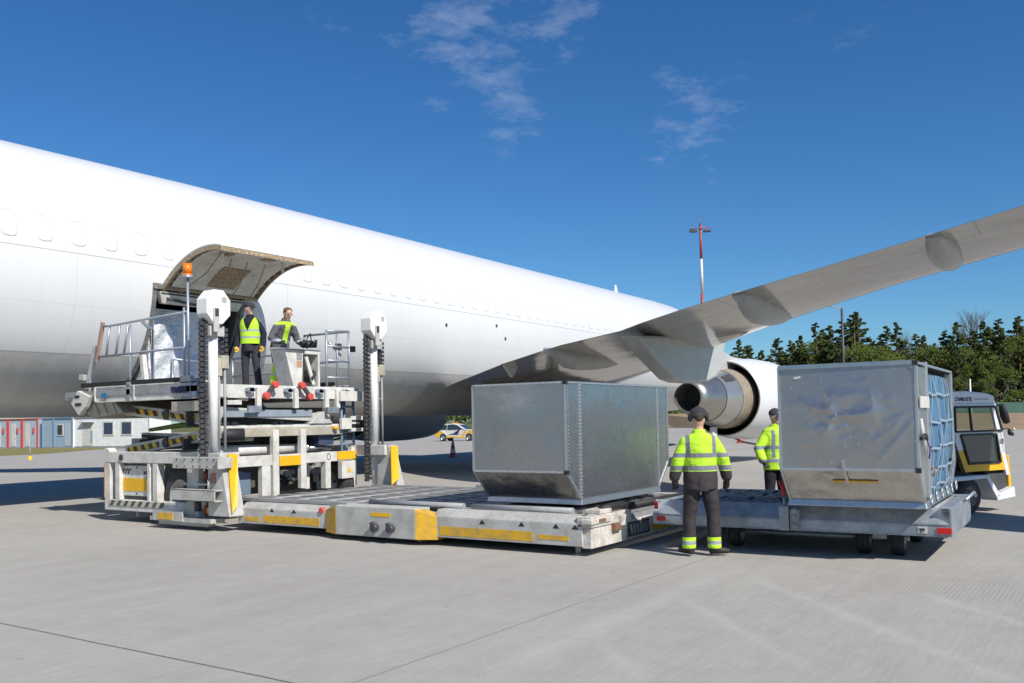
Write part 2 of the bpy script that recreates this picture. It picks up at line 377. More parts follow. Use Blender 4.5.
        for j,(A,B) in enumerate(zip(rings,rings[1:])):
            z = rows[j][0]
            for i in range(n):
                ang = 2*PI*(i+.5)/n; fx_ = rows[j][1]*math.cos(ang); front = math.sin(ang) > 0
                if front and abs(fx_) < .004+.42*max(0,z-(sh-.26)): continue
                if z > sh-.17 and abs(math.sin(ang)) < .30+1.2*(z-(sh-.17)): continue
                b.face([A[i],A[(i+1)%n],B[(i+1)%n],B[i]])
        b.sm = True
        v = b.build('vest',P['vest'],root)
        for p in v.data.polygons: p.use_smooth = True
        so = v.modifiers.new('s','SOLIDIFY'); so.thickness = .008
    # gloves with five fingers
    for i,a in enumerate(arms):
        b = MB(); w = Vector(a[2]); t = Vector(a[3]); d = (t-w).normalized(); s = 1 if i==0 else -1
        inn = Vector(g('palm',(0,1,0))); side = d.cross(inn).normalized(); inn = side.cross(d).normalized()
        b.tube([w-d*.03,w+d*.01,w+d*.055,w+d*.095],[(.034,.034),(.036,.026),(.045,.022),(.042,.019)],12)
        curl = g('curl',.5)
        for q in range(4):
            L = (.082,.095,.090,.070)[q]; o = w + d*.09 + side*((q-1.5)*.021)
            p1 = o + (d*math.cos(.25*curl)+inn*math.sin(.25*curl))*L*.45; p2 = p1 + (d*math.cos(.9*curl)+inn*math.sin(.9*curl))*L*.32; p3 = p2+(d*math.cos(1.6*curl)+inn*math.sin(1.6*curl))*L*.25
            b.tube([o-d*.03,o,p1,p2,p3],[.0115,.0115,.0105,.010,.008],8)
        th = w+d*.035+inn*.02-side*.0
        b.tube([w+d*.02,w+d*.05+inn*.035+side*s*.02,w+d*.085+inn*.05+side*s*.025,w+d*.105+inn*.05+side*s*.022],[.014,.014,.012,.009],8)
        voxel(b,'glove',P['glove'],root,.006,1)
    root.location = loc; root.rotation_euler = (0,0,rz)
    return root
# ------------------------------------------------------------------ camera, sun, sky
TH = .59; HC = 1.7134
cam = bpy.data.cameras.new('camera'); co = bpy.data.objects.new('camera', cam); COL.objects.link(co); sc.camera = co
fpx, pitch, roll, sh_ = 921.98, .0373, .0187, 44.45
cam.sensor_width = 36; cam.lens = fpx/1024*36; cam.shift_y = sh_/1024; cam.clip_end = 5000; cam.clip_start = .1
fwd = Vector((math.cos(TH)*math.cos(pitch), math.sin(TH)*math.cos(pitch), math.sin(pitch)))
right = Vector((math.sin(TH), -math.cos(TH), 0)); up = right.cross(fwd)
# the picture is turned counter-clockwise by roll -> camera turned clockwise
r2 = right*math.cos(roll) - up*math.sin(roll); u2 = right*math.sin(roll) + up*math.cos(roll)
rm = Matrix((r2, u2, -fwd)).transposed().to_4x4()
co.matrix_world = Matrix.Translation((0,0,HC)) @ rm
SUNV = Vector((-.32, -.947, 0)).normalized(); EL = R(43)
sv = Vector((SUNV.x*math.cos(EL), SUNV.y*math.cos(EL), math.sin(EL)))
sun = bpy.data.lights.new('sun','SUN'); sun.energy = 4.7; sun.angle = R(.5); sun.color = (1,.955,.88)
so = bpy.data.objects.new('sun', sun); COL.objects.link(so); so.rotation_euler = sv.to_track_quat('Z','Y').to_euler()
w = bpy.data.worlds.new('World'); sc.world = w; w.use_nodes = True; nt = w.node_tree
bg = nt.nodes['Background']; sky = nt.nodes.new('ShaderNodeTexSky'); sky.sky_type = 'NISHITA'; sky.sun_disc = False
sky.sun_elevation = EL; sky.sun_rotation = math.atan2(sv.x, sv.y); sky.air_density = 1.0; sky.dust_density = .35; sky.ozone_density = 2.5; sky.altitude = 300
tc = nt.nodes.new('ShaderNodeTexCoord'); D = tc.outputs['Generated']
def cammap(px,py):
    xr = px-512; yr = 341.5+sh_-py
    return (r2*(xr/fpx) + u2*(yr/fpx) + fwd).normalized()
mask = None
mp = nt.nodes.new('ShaderNodeMapping'); mp.inputs['Scale'].default_value = (12,12,30); mp.inputs['Rotation'].default_value = (.5,.25,.3); nt.links.new(D, mp.inputs[0])
cn = noise(nt, mp.outputs[0], 1.9, 12, .66); cn2 = noise(nt, D, 7.0, 4, .5)
for (px,py,rad,amp) in ((465,28,.075,1.1),(430,40,.05,.5),(505,97,.048,1.1),(562,22,.035,1.1),(690,118,.055,.9),(350,25,.06,.35),(860,20,.06,.35)):
    d = cammap(px,py); vm = nt.nodes.new('ShaderNodeVectorMath'); vm.operation = 'DISTANCE'; nt.links.new(D, vm.inputs[0]); vm.inputs[1].default_value = d
    k = math_(nt,'MULTIPLY', math_(nt,'POWER', math_(nt,'MAXIMUM', math_(nt,'SUBTRACT', 1, math_(nt,'DIVIDE', vm.outputs['Value'], rad*1.5)), 0), .8), amp)
    mask = k if mask is None else math_(nt,'MAXIMUM', mask, k)
cf = math_(nt,'MULTIPLY', ramp(nt, math_(nt,'ADD', cn, math_(nt,'MULTIPLY', mask, .24)), [(.64,0.),(1.0,1.)]), math_(nt,'MINIMUM', math_(nt,'MULTIPLY', mask, 2.2), 1))
hs = nt.nodes.new('ShaderNodeHueSaturation'); hs.inputs['Saturation'].default_value = 1.22; nt.links.new(sky.outputs[0], hs.inputs['Color'])
tint = nt.nodes.new('ShaderNodeMix'); tint.data_type = 'RGBA'; tint.blend_type = 'MULTIPLY'; tint.inputs[0].default_value = 1; tint.inputs[7].default_value = (.46,.70,.89,1); nt.links.new(hs.outputs[0], tint.inputs[6])
cc = mixc(nt, math_(nt,'MULTIPLY', cf, .32), tint.outputs[2], (5.0,5.6,6.6))
nt.links.new(cc, bg.inputs['Color']); bg.inputs['Strength'].default_value = .1
vs = sc.view_settings; vs.view_transform = 'Standard'; vs.look = 'None'; vs.gamma = 1; vs.exposure = .28
sc.cycles.max_bounces = 6
# ------------------------------------------------------------------ ground
def sheet(name, pts, mat, z=0.0, kind='structure', top=True):
    b = MB(); b.poly([(x,y,z) for x,y in pts]); o = b.build(name, mat, None, recalc=False)
    if top: o['kind'] = kind
    if o.data.polygons[0].normal.z < 0: o.data.flip_normals()
    return o
sheet('terrain', [(-2500,-2500),(2500,-2500),(2500,2500),(-2500,2500)], M['field'], -.03)
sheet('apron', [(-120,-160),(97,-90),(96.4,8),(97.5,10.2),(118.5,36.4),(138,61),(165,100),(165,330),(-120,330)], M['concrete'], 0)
sheet('grass_verge', [(27,60),(31.7,61.9),(35.7,62.9),(41.9,68.2),(46.4,69.6),(53,66),(75,66),(75,140),(0,140),(0,95),(15,70)], M['grass'], .012)
b = MB()   # bank of bare earth rising to the perimeter fence
base = [(96.4,-90),(96.4,8.0),(97.5,10.2),(118.5,36.4),(138,61),(165,100)]
topp = [(182,-90,1.3),(171,14.4,1.35),(169,17.6,1.43),(155,40,1.9),(148,70,2.5),(172,112,2.6)]
top2 = [(400,-90,1.6),(390,14,1.6),(380,40,1.8),(370,90,2.2),(350,160,2.5),(330,230,2.6)]
for i in range(5):
    b.poly([(*base[i],-.02),(*base[i+1],-.02),topp[i+1],topp[i]]); b.poly([topp[i],topp[i+1],top2[i+1],top2[i]])
tag(b.build('earth_bank', M['earth']), kind='structure')
# ------------------------------------------------------------------ aircraft
AV, AZ, AR = 20.5, 4.97, 3.0
def axis_v(r): return AV + .034*max(0, r-15)
def hull_r(r):
    if r < 4: return AR*(1-((4-r)/26)**1.7*.75)
    if r > 44: return AR*max(.12,(1-((r-44)/11)**2.3))**.5
    return AR
def axis_z(r):
    if r < 4: return AZ + (AR-hull_r(r))*.75
    if r > 44: return AZ - (AR-hull_r(r))*.35
    return AZ
def hull(r, a, k=0):   # a = 0 at the camera side equator, growing upwards
    q = hull_r(r)+k; return Vector((r, axis_v(r)-q*math.cos(a), axis_z(r)+q*math.sin(a)))
def hull_v(r, z):      # camera-side surface at height z
    s = (z-axis_z(r))/hull_r(r); return axis_v(r)-hull_r(r)*math.sqrt(max(0,1-s*s))
DR0, DR1, DZ0, DZ1 = 12.32, 14.62, 2.70, 4.74
def fuselage_mat():
    m, nt, b = nodes('fuselage_paint'); tc = nt.nodes.new('ShaderNodeTexCoord'); P = tc.outputs['Object']
    sp = nt.nodes.new('ShaderNodeSeparateXYZ'); nt.links.new(P, sp.inputs[0]); X,Y,Z = sp.outputs
    n = noise(nt, coords(nt,(.25,1,1.2)), 1.6, 7, .6); n2 = noise(nt, P, 8, 5, .6); streak = noise(nt, coords(nt,(5,1,.5)), 1.0, 5, .6)
    white = mixc(nt, math_(nt,'MULTIPLY', ramp(nt,streak,[(.45,0.),(.8,1.)]), .22), (.66,.66,.655), (.52,.52,.51))
    white = mixc(nt, math_(nt,'MULTIPLY', ramp(nt,n,[(.4,0.),(.7,1.)]), .08), white, (.56,.565,.56))
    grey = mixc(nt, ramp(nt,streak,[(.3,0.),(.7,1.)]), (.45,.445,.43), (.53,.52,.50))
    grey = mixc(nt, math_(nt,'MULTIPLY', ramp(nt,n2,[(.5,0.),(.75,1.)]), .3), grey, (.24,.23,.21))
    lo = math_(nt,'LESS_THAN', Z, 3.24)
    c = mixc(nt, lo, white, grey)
    l = math_(nt,'LESS_THAN', math_(nt,'ABSOLUTE', math_(nt,'SUBTRACT', Z, 5.24)), .009)
    l = math_(nt,'MAXIMUM', math_(nt,'MULTIPLY',l,.55), math_(nt,'MULTIPLY', math_(nt,'LESS_THAN', math_(nt,'ABSOLUTE', math_(nt,'SUBTRACT', Z, 3.245)), .010), .5))
    for per,off,k in ((5.6,1.1,.18),(2.8,.4,.07)):
        fr = math_(nt,'ABSOLUTE', math_(nt,'SUBTRACT', math_(nt,'FRACT', math_(nt,'DIVIDE', math_(nt,'ADD',X,off), per)), .5))
        l = math_(nt,'MAXIMUM', l, math_(nt,'MULTIPLY', math_(nt,'LESS_THAN', fr, .0014), k))
    for zz in (4.2, 6.7):
        l = math_(nt,'MAXIMUM', l, math_(nt,'MULTIPLY', math_(nt,'LESS_THAN', math_(nt,'ABSOLUTE', math_(nt,'SUBTRACT', Z, zz)), .006), .16))
    c = mixc(nt, l, c, (.12,.12,.12))
    nt.links.new(c, b.inputs['Base Color']); b.inputs['Roughness'].default_value = .34; b.inputs['Coat Weight'].default_value = .2
    bump(nt, b, noise(nt, coords(nt,(.6,1,1.3)), .9, 2, .4), .12, .08)
    return m
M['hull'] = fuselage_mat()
M['wing'] = paint('wing_grey_paint', (.36,.355,.335), .30, .22, (.20,.18,.15), 1.2, bmp=0, spec=.7)
M['acwhite'] = paint('aircraft_white', (.66,.66,.655), .35, .06, bmp=0)
M['pan'] = paint('door_inner_skin', (.66,.64,.58), .5, .35, (.24,.19,.11))
M['gold'] = paint('primer_frame', (.17,.11,.055), .5, .75, (.55,.45,.30), 26)
M['frame_dark'] = paint('door_surround', (.12,.115,.11), .5, .5, (.3,.28,.25), 8)
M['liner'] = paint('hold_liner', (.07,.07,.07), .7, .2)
M['seam'] = plain('seam_sealant', (.57,.575,.58), .6)
ac = thing('cargo_aircraft', 'huge white wide-body cargo aircraft with grey belly and its rear cargo door open', 'aircraft', (20,20.5,0))
NA = 96
rs = sorted(set([-22,-18,-14,-10,-6,-2,1,4,8,DR0,DR1] + [4+2*i for i in range(21)] + [46,48,50,51.5,53,54,54.7]))
a0 = math.asin((DZ0-AZ)/AR); a1 = math.asin((DZ1-AZ)/AR)
angs = []; k1 = 14; k2 = NA-k1
for i in range(k1): angs.append(a0+(a1-a0)*i/k1)
for i in range(k2): angs.append(a1+(2*PI-(a1-a0))*i/k2)
b = MB(); b.sm = True
rings = [[b.bm.verts.new(hull(r,a)) for a in angs] for r in rs]
for i in range(len(rs)-1):
    for k in range(NA):
        if rs[i] >= DR0-1e-6 and rs[i+1] <= DR1+1e-6 and k < k1: continue
        b.face([rings[i][k],rings[i+1][k],rings[i+1][(k+1)%NA],rings[i][(k+1)%NA]])
b.face(rings[0]); b.face(rings[-1][::-1])
fus = b.build('fuselage', M['hull'], ac)
# hold behind the door
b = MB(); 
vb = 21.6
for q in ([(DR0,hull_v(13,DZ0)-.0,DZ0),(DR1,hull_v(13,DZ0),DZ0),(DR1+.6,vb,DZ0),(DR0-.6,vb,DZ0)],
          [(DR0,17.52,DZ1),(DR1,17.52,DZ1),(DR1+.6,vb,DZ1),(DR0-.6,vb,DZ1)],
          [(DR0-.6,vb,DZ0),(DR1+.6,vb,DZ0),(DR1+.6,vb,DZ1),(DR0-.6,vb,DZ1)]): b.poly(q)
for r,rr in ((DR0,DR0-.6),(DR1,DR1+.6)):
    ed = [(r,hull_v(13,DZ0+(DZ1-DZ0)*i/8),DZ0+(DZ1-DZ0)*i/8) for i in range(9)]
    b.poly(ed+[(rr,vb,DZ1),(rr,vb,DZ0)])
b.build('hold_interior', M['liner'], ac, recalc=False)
# door surround
b = MB()
for r,s in ((DR0,-1),(DR1,1)):
    for i in range(10):
        z0 = DZ0+(DZ1-DZ0)*i/10; z1 = DZ0+(DZ1-DZ0)*(i+1)/10
        b.hexa([(r-.10*(s<0)-.0,hull_v(13,z0)-.02,z0),(r+.10*(s>0),hull_v(13,z0)-.02,z0),(r+.10*(s>0),hull_v(13,z0)+.14,z0),(r-.10*(s<0),hull_v(13,z0)+.14,z0),
                (r-.10*(s<0)-.0,hull_v(13,z1)-.02,z1),(r+.10*(s>0),hull_v(13,z1)-.02,z1),(r+.10*(s>0),hull_v(13,z1)+.14,z1),(r-.10*(s<0),hull_v(13,z1)+.14,z1)])
b.box((DR0-.1,17.46,DZ1-.02),(DR1+.1,17.66,DZ1+.10)); b.box((DR0-.1,hull_v(13,DZ0)-.05,DZ0-.1),(DR1+.1,hull_v(13,DZ0)+.2,DZ0+.0))
df = b.build('door_frame', M['frame_dark'], ac)
b = MB(); b.hexa([(DR0+.12,17.50,4.42),(DR1-.1,17.50,4.42),(DR1-.1,17.6,4.42),(DR0+.12,17.6,4.42),(DR0+.0,17.40,4.66),(DR1-.02,17.40,4.66),(DR1-.02,17.6,4.66),(DR0+.0,17.6,4.66)]); b.build('door_header', M['pan'], df)
b = MB(); b.tube([(DR0+.05,17.45,DZ1-.10),(DR1-.05,17.45,DZ1-.10)],.045,10); b.tube([(DR0+.2,17.43,DZ1-.22),(DR0+.9,17.4,DZ1-.3),(DR0+1.5,17.4,DZ1-.16)],.03,8); b.build('hinge_tube', M['dark'], df)
# open cargo door: an arc of hull skin swung up
C0 = Vector((0,17.47,4.80)); C1 = Vector((0,15.50,5.46))
def door_pt(t, off=0):
    d = C1-C0; nrm = Vector((0,-d.z,d.y)).normalized()
    if nrm.z < 0: nrm = -nrm
    return C0+d*t+nrm*(.27*4*t*(1-t)**.9*.93+off)
dr = MB()
T = [i/16 for i in range(17)]; D0,D1 = 12.42,15.02
def strip(mb, r0, r1, offa, offb, ta=0, tb=1):
    tt = [ta+(tb-ta)*i/14 for i in range(15)]
    for t,u in zip(tt,tt[1:]):
        p,q,s,v = door_pt(t,offa),door_pt(u,offa),door_pt(u,offb),door_pt(t,offb)
        mb.hexa([(r0,p.y,p.z),(r1,p.y,p.z),(r1,q.y,q.z),(r0,q.y,q.z),(r0,v.y,v.z),(r1,v.y,v.z),(r1,s.y,s.z),(r0,s.y,s.z)])
strip(dr, D0, D1, -.012, .012)
cd = dr.build('cargo_door', M['acwhite'], ac)
b = MB(); strip(b, D0+.16, D1-.16, -.10, -.085, .05, .94); b.build('inner_skin', M['pan'], cd)
b = MB()
strip(b, D0, D0+.05, -.125, -.012); strip(b, D1-.05, D1, -.125, -.012)
p = door_pt(.97); 
for t in (.012,.965): strip(b, D0+.05, D1-.05, -.125, -.012, t, t+.03)
n = 22
for i in range(1,n): x = D0+(D1-D0)*i/n; strip(b, x-.012, x+.012, -.105, -.012, .90, .965)
for i in range(1,9): strip(b, D0+.05, D0+.16, -.10, -.012, i/9-.012, i/9+.012); strip(b, D1-.16, D1-.05, -.10, -.012, i/9-.012, i/9+.012)
b.build('rib_frame', M['gold'], cd)
b = MB(); strip(b, D0+1.0, D0+1.75, -.125, -.104, .12, .45); strip(b, D0+.5, D0+.72, -.12, -.104, .7, .8); strip(b, D0+1.5, D0+1.8, -.12,-.104,.74,.84); b.build('latch_recess', M['gold'], cd)
b = MB()
for x in (D0+.95, D0+1.9, D0+1.4):
    p = door_pt(.66,-.14); q = door_pt(.0,-.16); b.tube([(x-.1,p.y,p.z),(x+.2,(p.y+q.y)/2,(p.z+q.z)/2-.03),(x+.3,q.y,q.z-.1)],.013,8)
b.tube([(D0+.25,door_pt(.85,-.15).y,door_pt(.85,-.15).z),(D0+.5,16.6,5.05),(D0+.3,17.3,4.62)],.014,8)
b.build('strut', M['gold'], cd)
b = MB(); b.bar((D1-.45,door_pt(.75,-.1).y,door_pt(.75,-.1).z),(D1-.4,door_pt(.70,-.3).y,door_pt(.70,-.3).z),.05,.10); b.bar((D0+.36,door_pt(.8,-.12).y,door_pt(.8,-.12).z),(D0+.5,door_pt(.7,-.2).y,door_pt(.7,-.2).z-.05),.09,.05); b.build('latch', M['white'], cd)
# window plugs and probes
for i in range(38):
    r = 9.15+.70*i
    if 15.4 < r < 16.6: continue
    b = MB(); c = hull(r, math.asin((5.66-AZ)/AR)); b.sm = False
    pts = []
    for k in range(20):
        t = 2*PI*k/20; x = .17*math.copysign(abs(math.cos(t))**.6, math.cos(t)); z = .26*math.copysign(abs(math.sin(t))**.6, math.sin(t))
        pts.append((r+x, 5.66+z))
    ins = [Vector((x, hull_v(x,z)-.0015, z)) for x,z in pts]; mid = [Vector((r+(x-r)*.95, hull_v(x,z)-.006, 5.66+(z-5.66)*.96)) for x,z in pts]
    A = [b.bm.verts.new(p) for p in ins]; B = [b.bm.verts.new(p) for p in mid]; CC = [b.bm.verts.new(Vector((r+(x-r)*.84, hull_v(x,z)-.001, 5.66+(z-5.66)*.88))) for x,z in pts]
    Cn = b.bm.verts.new((r, hull_v(r,5.66)-.0015, 5.66))
    for k in range(20):
        b.face([A[k],A[(k+1)%20],B[(k+1)%20],B[k]]); b.face([B[k],B[(k+1)%20],CC[(k+1)%20],CC[k]]); b.face([CC[k],CC[(k+1)%20],Cn])
    wp = b.build('window_plug', M['acwhite'], ac)
    b = MB(); out = [Vector((r+(x-r)*1.05, hull_v(x,z)-.004, 5.66+(z-5.66)*1.035)) for x,z in pts]; inn = [Vector((x, hull_v(x,z)-.008, z)) for x,z in pts]
    A = [b.bm.verts.new(p) for p in out]; B = [b.bm.verts.new(p) for p in inn]
    for k in range(20): b.face([A[k],A[(k+1)%20],B[(k+1)%20],B[k]])
    b.build('plug_seam', M['seam'], wp)
b = MB(); v = hull(42.0, R(93)); b.prism([v+Vector((-.28,0,-.1)),v+Vector((.28,0,-.1)),v+Vector((-.02,0,.55)),v+Vector((-.17,0,.55))],(0,.03,0)); b.build('blade_antenna', M['acwhite'], ac)
for r,z in ((22.9,4.75),(26.4,4.55),(25.8,4.95),(8.9,6.9)):
    b = MB(); v = hull_v(r,z); b.cyl((r,v-.012,z),(r,v+.03,z),.055,14); b.build('drain_port', M['dark'], ac)
# belly fairing ahead of the rear door
b = MB(); b.sm = True; rg=[]
for r,k in ((22.6,-.10),(23.3,.06),(24.6,.22),(27,.32),(31,.32),(34,.20),(36,-.05)):
    rg.append([b.bm.verts.new(Vector((r,axis_v(r)-(3.0+k)*math.cos(a)*1.01,max(AZ+(3.0+k*.25)*math.sin(a),1.93)))) for a in [R(-42-96*i/16) for i in range(17)]])
for A,B in zip(rg,rg[1:]):
    for i in range(16): b.face([A[i],A[i+1],B[i+1],B[i]])
b.build('belly_fairing', M['wing'], ac)
# wings
def interp(tab, v):
    tab = sorted(tab)
    for a,b_ in zip(tab,tab[1:]):
        if v <= b_[0]: 
            t = (v-a[0])/(b_[0]-a[0]); return tuple(a[i]+(b_[i]-a[i])*t for i in range(1,len(a)))
    return tab[-1][1:]
TE = [(19.6,24.6,2.74),(17.6,23.07,2.92),(14.23,20.92,3.29),(12.58,20.12,3.474),(11.73,19.75,3.568),(9.91,19.42,3.77),(9.11,18.89,3.857),(7.93,18.26,3.987),(6.5,17.64,4.145),(5.1,17.1,4.30),(2.71,16.09,4.564),(1.19,15.37,4.73),(-2,13.9,5.08),(-5,12.6,5.45)]
LE = [(19.6,34.3,2.5),(17.6,31.6,2.72),(15.43,29.56,2.99),(12.59,27.05,3.30),(8.51,23.13,3.754),(6.02,21.02,4.03),(3.79,19.38,4.275),(1.42,18.07,4.536),(-2,16.4,4.95),(-5,14.6,5.4)]
def foil(n=18):
    up,lo = [],[]
    for i in range(n+1):
        x = (1-math.cos(PI*i/n))/2; y = 5*.115*(.2969*math.sqrt(x)-.126*x-.3516*x*x+.2843*x**3-.1036*x**4)
        up.append((x,y*1.05+.012*math.sin(PI*x))); lo.append((x,-y*.62+.018*math.sin(PI*x)*x))
    return up[::-1]+lo[1:-1]
FO = foil()
def wing(sgn, name='wing'):
    b = MB(); b.sm = True; vs_ = [19.6,18.5,17.6,16,14.23,12.58,11.73,10.8,9.91,9.11,7.93,6.5,5.1,3.8,2.71,1.19,-.5,-2,-3.6,-5]
    uv = b.bm.loops.layers.uv.new('uv'); rg = []
    for v in vs_:
        tr,tz = interp(TE,v); lr,lz = interp(LE,v); ch = lr-tr; th = .9 if v > 8 else .8
        y = v if sgn > 0 else 2*AV-v
        rg.append([(b.bm.verts.new((lr-ch*x, y, lz+(tz-lz)*x+yy*ch*th)), x, v) for x,yy in FO])
    n = len(FO)
    for A,B in zip(rg,rg[1:]):
        for k in range(n):
            q = [A[k],A[(k+1)%n],B[(k+1)%n],B[k]]; f = b.face([t[0] for t in q])
            if f:
                for l,t in zip(f.loops,q): l[uv].uv = (t[1], t[2])
    b.face([t[0] for t in rg[0]]); b.face([t[0] for t in rg[-1]])
    return b.build(name, M['wingskin'], ac)
def wingskin():
    m, nt, bs = nodes('wing_skin'); uvn = nt.nodes.new('ShaderNodeUVMap'); uvn.uv_map = 'uv'; sp = nt.nodes.new('ShaderNodeSeparateXYZ'); nt.links.new(uvn.outputs[0], sp.inputs[0]); U,V = sp.outputs[0],sp.outputs[1]
    P = coords(nt); n = noise(nt, coords(nt,(1.4,.3,1)), 1.6, 7, .62)
    c = mixc(nt, ramp(nt,n,[(.3,0.),(.7,1.)]), (.27,.26,.235), (.37,.352,.32))
    c = mixc(nt, math_(nt,'MULTIPLY', ramp(nt, noise(nt,coords(nt,(.4,2.5,1)),2.0,6,.7), [(.5,0.),(.75,1.)]), .35), c, (.19,.165,.135))
    l = None
    for u,wd,k in ((.70,.0045,.9),(.20,.004,.6),(.875,.003,.35),(.45,.002,.3),(.58,.002,.25)):
        q = math_(nt,'MULTIPLY', math_(nt,'LESS_THAN', math_(nt,'ABSOLUTE', math_(nt,'SUBTRACT',U,u)), wd), k); l = q if l is None else math_(nt,'MAXIMUM', l, q)
    for v,wd in ((10.9,.02),(6.9,.02),(14.9,.02),(1.9,.015),(-2.4,.02)):
        q = math_(nt,'MULTIPLY', math_(nt,'MULTIPLY', math_(nt,'LESS_THAN', math_(nt,'ABSOLUTE', math_(nt,'SUBTRACT',V,v)), wd), math_(nt,'GREATER_THAN',U,.70)), .8); l = math_(nt,'MAXIMUM', l, q)
    c = mixc(nt, math_(nt,'MULTIPLY', math_(nt,'LESS_THAN',U,.022), .7), c, (.16,.12,.07))
    c = mixc(nt, l, c, (.05,.045,.04))
    nt.links.new(c, bs.inputs['Base Color']); bs.inputs['Specular IOR Level'].default_value = .9; bs.inputs['Coat Weight'].default_value = .4; bs.inputs['Coat Roughness'].default_value = .06
    nt.links.new(math_(nt,'ADD', math_(nt,'MULTIPLY',n,.14), .06), bs.inputs['Roughness'])
    bump(nt, bs, noise(nt, coords(nt,(1,.4,1)), 1.1, 2, .4), .22, .08)
    return m
M['wingskin'] = wingskin()
wing(1); wing(-1)
# flap hinge fairings: (v, r aft end, r fore end, z top, depth, half width, blunt)
M['fair'] = paint('fairing_paint', (.46,.46,.44), .33, .25, (.26,.25,.22), 2, bmp=0, spec=.6)
def canoe(v, r0, r1, depth, hw, zt=None, peak=.38):
    b = MB(); b.sm = True; rg = []; n = 16
    for i in range(15):
        t = i/14; r = r0+(r1-r0)*t
        s = (math.sin(PI*min(1,t/(2*peak)))if t<peak else max(0.0,math.cos(PI/2*(t-peak)/(1-peak)))**.75) ; s = max(s,.02)
        if i == 0: s = .35
        tr,tz = interp(TE,v); lr,lz = interp(LE,v); u = (r-tr)/(lr-tr); zs = tz+(lz-tz)*u + .02 - (0 if u>0 else -u*.0)
        rg.append([b.bm.verts.new((r, v+hw*s**.6*math.sin(a)*(1 if abs(math.cos(a))>.0 else 1), zs+(.18*s if math.cos(a)>0 else 1)*0 + (-depth*s*(1-max(0,math.cos(a))) if math.cos(a)<0 else .10*s)*abs(math.cos(a))**.8)) for a in [2*PI*k/n for k in range(n)]])
    for A,B in zip(rg,rg[1:]):
        for k in range(n): b.face([A[k],A[(k+1)%n],B[(k+1)%n],B[k]])
    b.face(rg[0]); b.face(rg[-1])
    return b.build('flap_fairing', M['fair'], ac)
canoe(12.3, 20.05, 24.4, .46, .27, peak=.26)
canoe(6.4, 17.75, 21.2, .50, .27, peak=.28)
canoe(2.55, 16.2, 18.6, .36, .25, peak=.36)
canoe(-2.6, 13.6, 16.0, .42, .22)
# big slab-sided fairing in front of the engine
b = MB(); prof = [(19.2,3.62),(24.9,3.95),(24.6,3.35),(24.1,2.80),(23.5,2.66),(22.6,2.60),(21.75,2.60),(21.3,2.66),(20.2,3.12)]
b.prism([(r,9.36,z) for r,z in prof], (0,.48,0)); b.build('inboard_fairing', M['fair'], ac, bevel=.07)
b = MB(); b.prism([(21.2,14.45,3.30),(21.95,14.45,3.28),(21.65,14.45,2.93)], (0,.10,0)); b.build('hinge_bracket', M['fair'], ac)
# main wheel bay with gear legs, dark under the wing root
b = MB(); b.box((25.0,15.2,2.55),(28.6,17.9,2.98)); b.build('wheel_bay', M['liner'], ac)
b = MB(); b.cyl((26.6,16.1,3.0),(26.5,15.9,.75),.15); b.cyl((26.6,16.1,2.6),(27.9,16.8,3.0),.07); b.cyl((26.4,15.9,1.5),(25.6,15.95,2.9),.06); b.bar((25.7,15.9,.66),(27.3,15.9,.66),.22,.26)
lg = b.build('landing_gear', M['white'], ac)
for r in (25.75,27.25):
    for v in (15.45,16.35):
        b = MB(); b.lathe((r,v-.2,.66),(0,1,0),[(0,0),(0,.3),(.02,.58),(.08,.66),(.32,.66),(.38,.58),(.40,.3),(.40,0)],32); b.build('wheel', M['tyre'], lg)
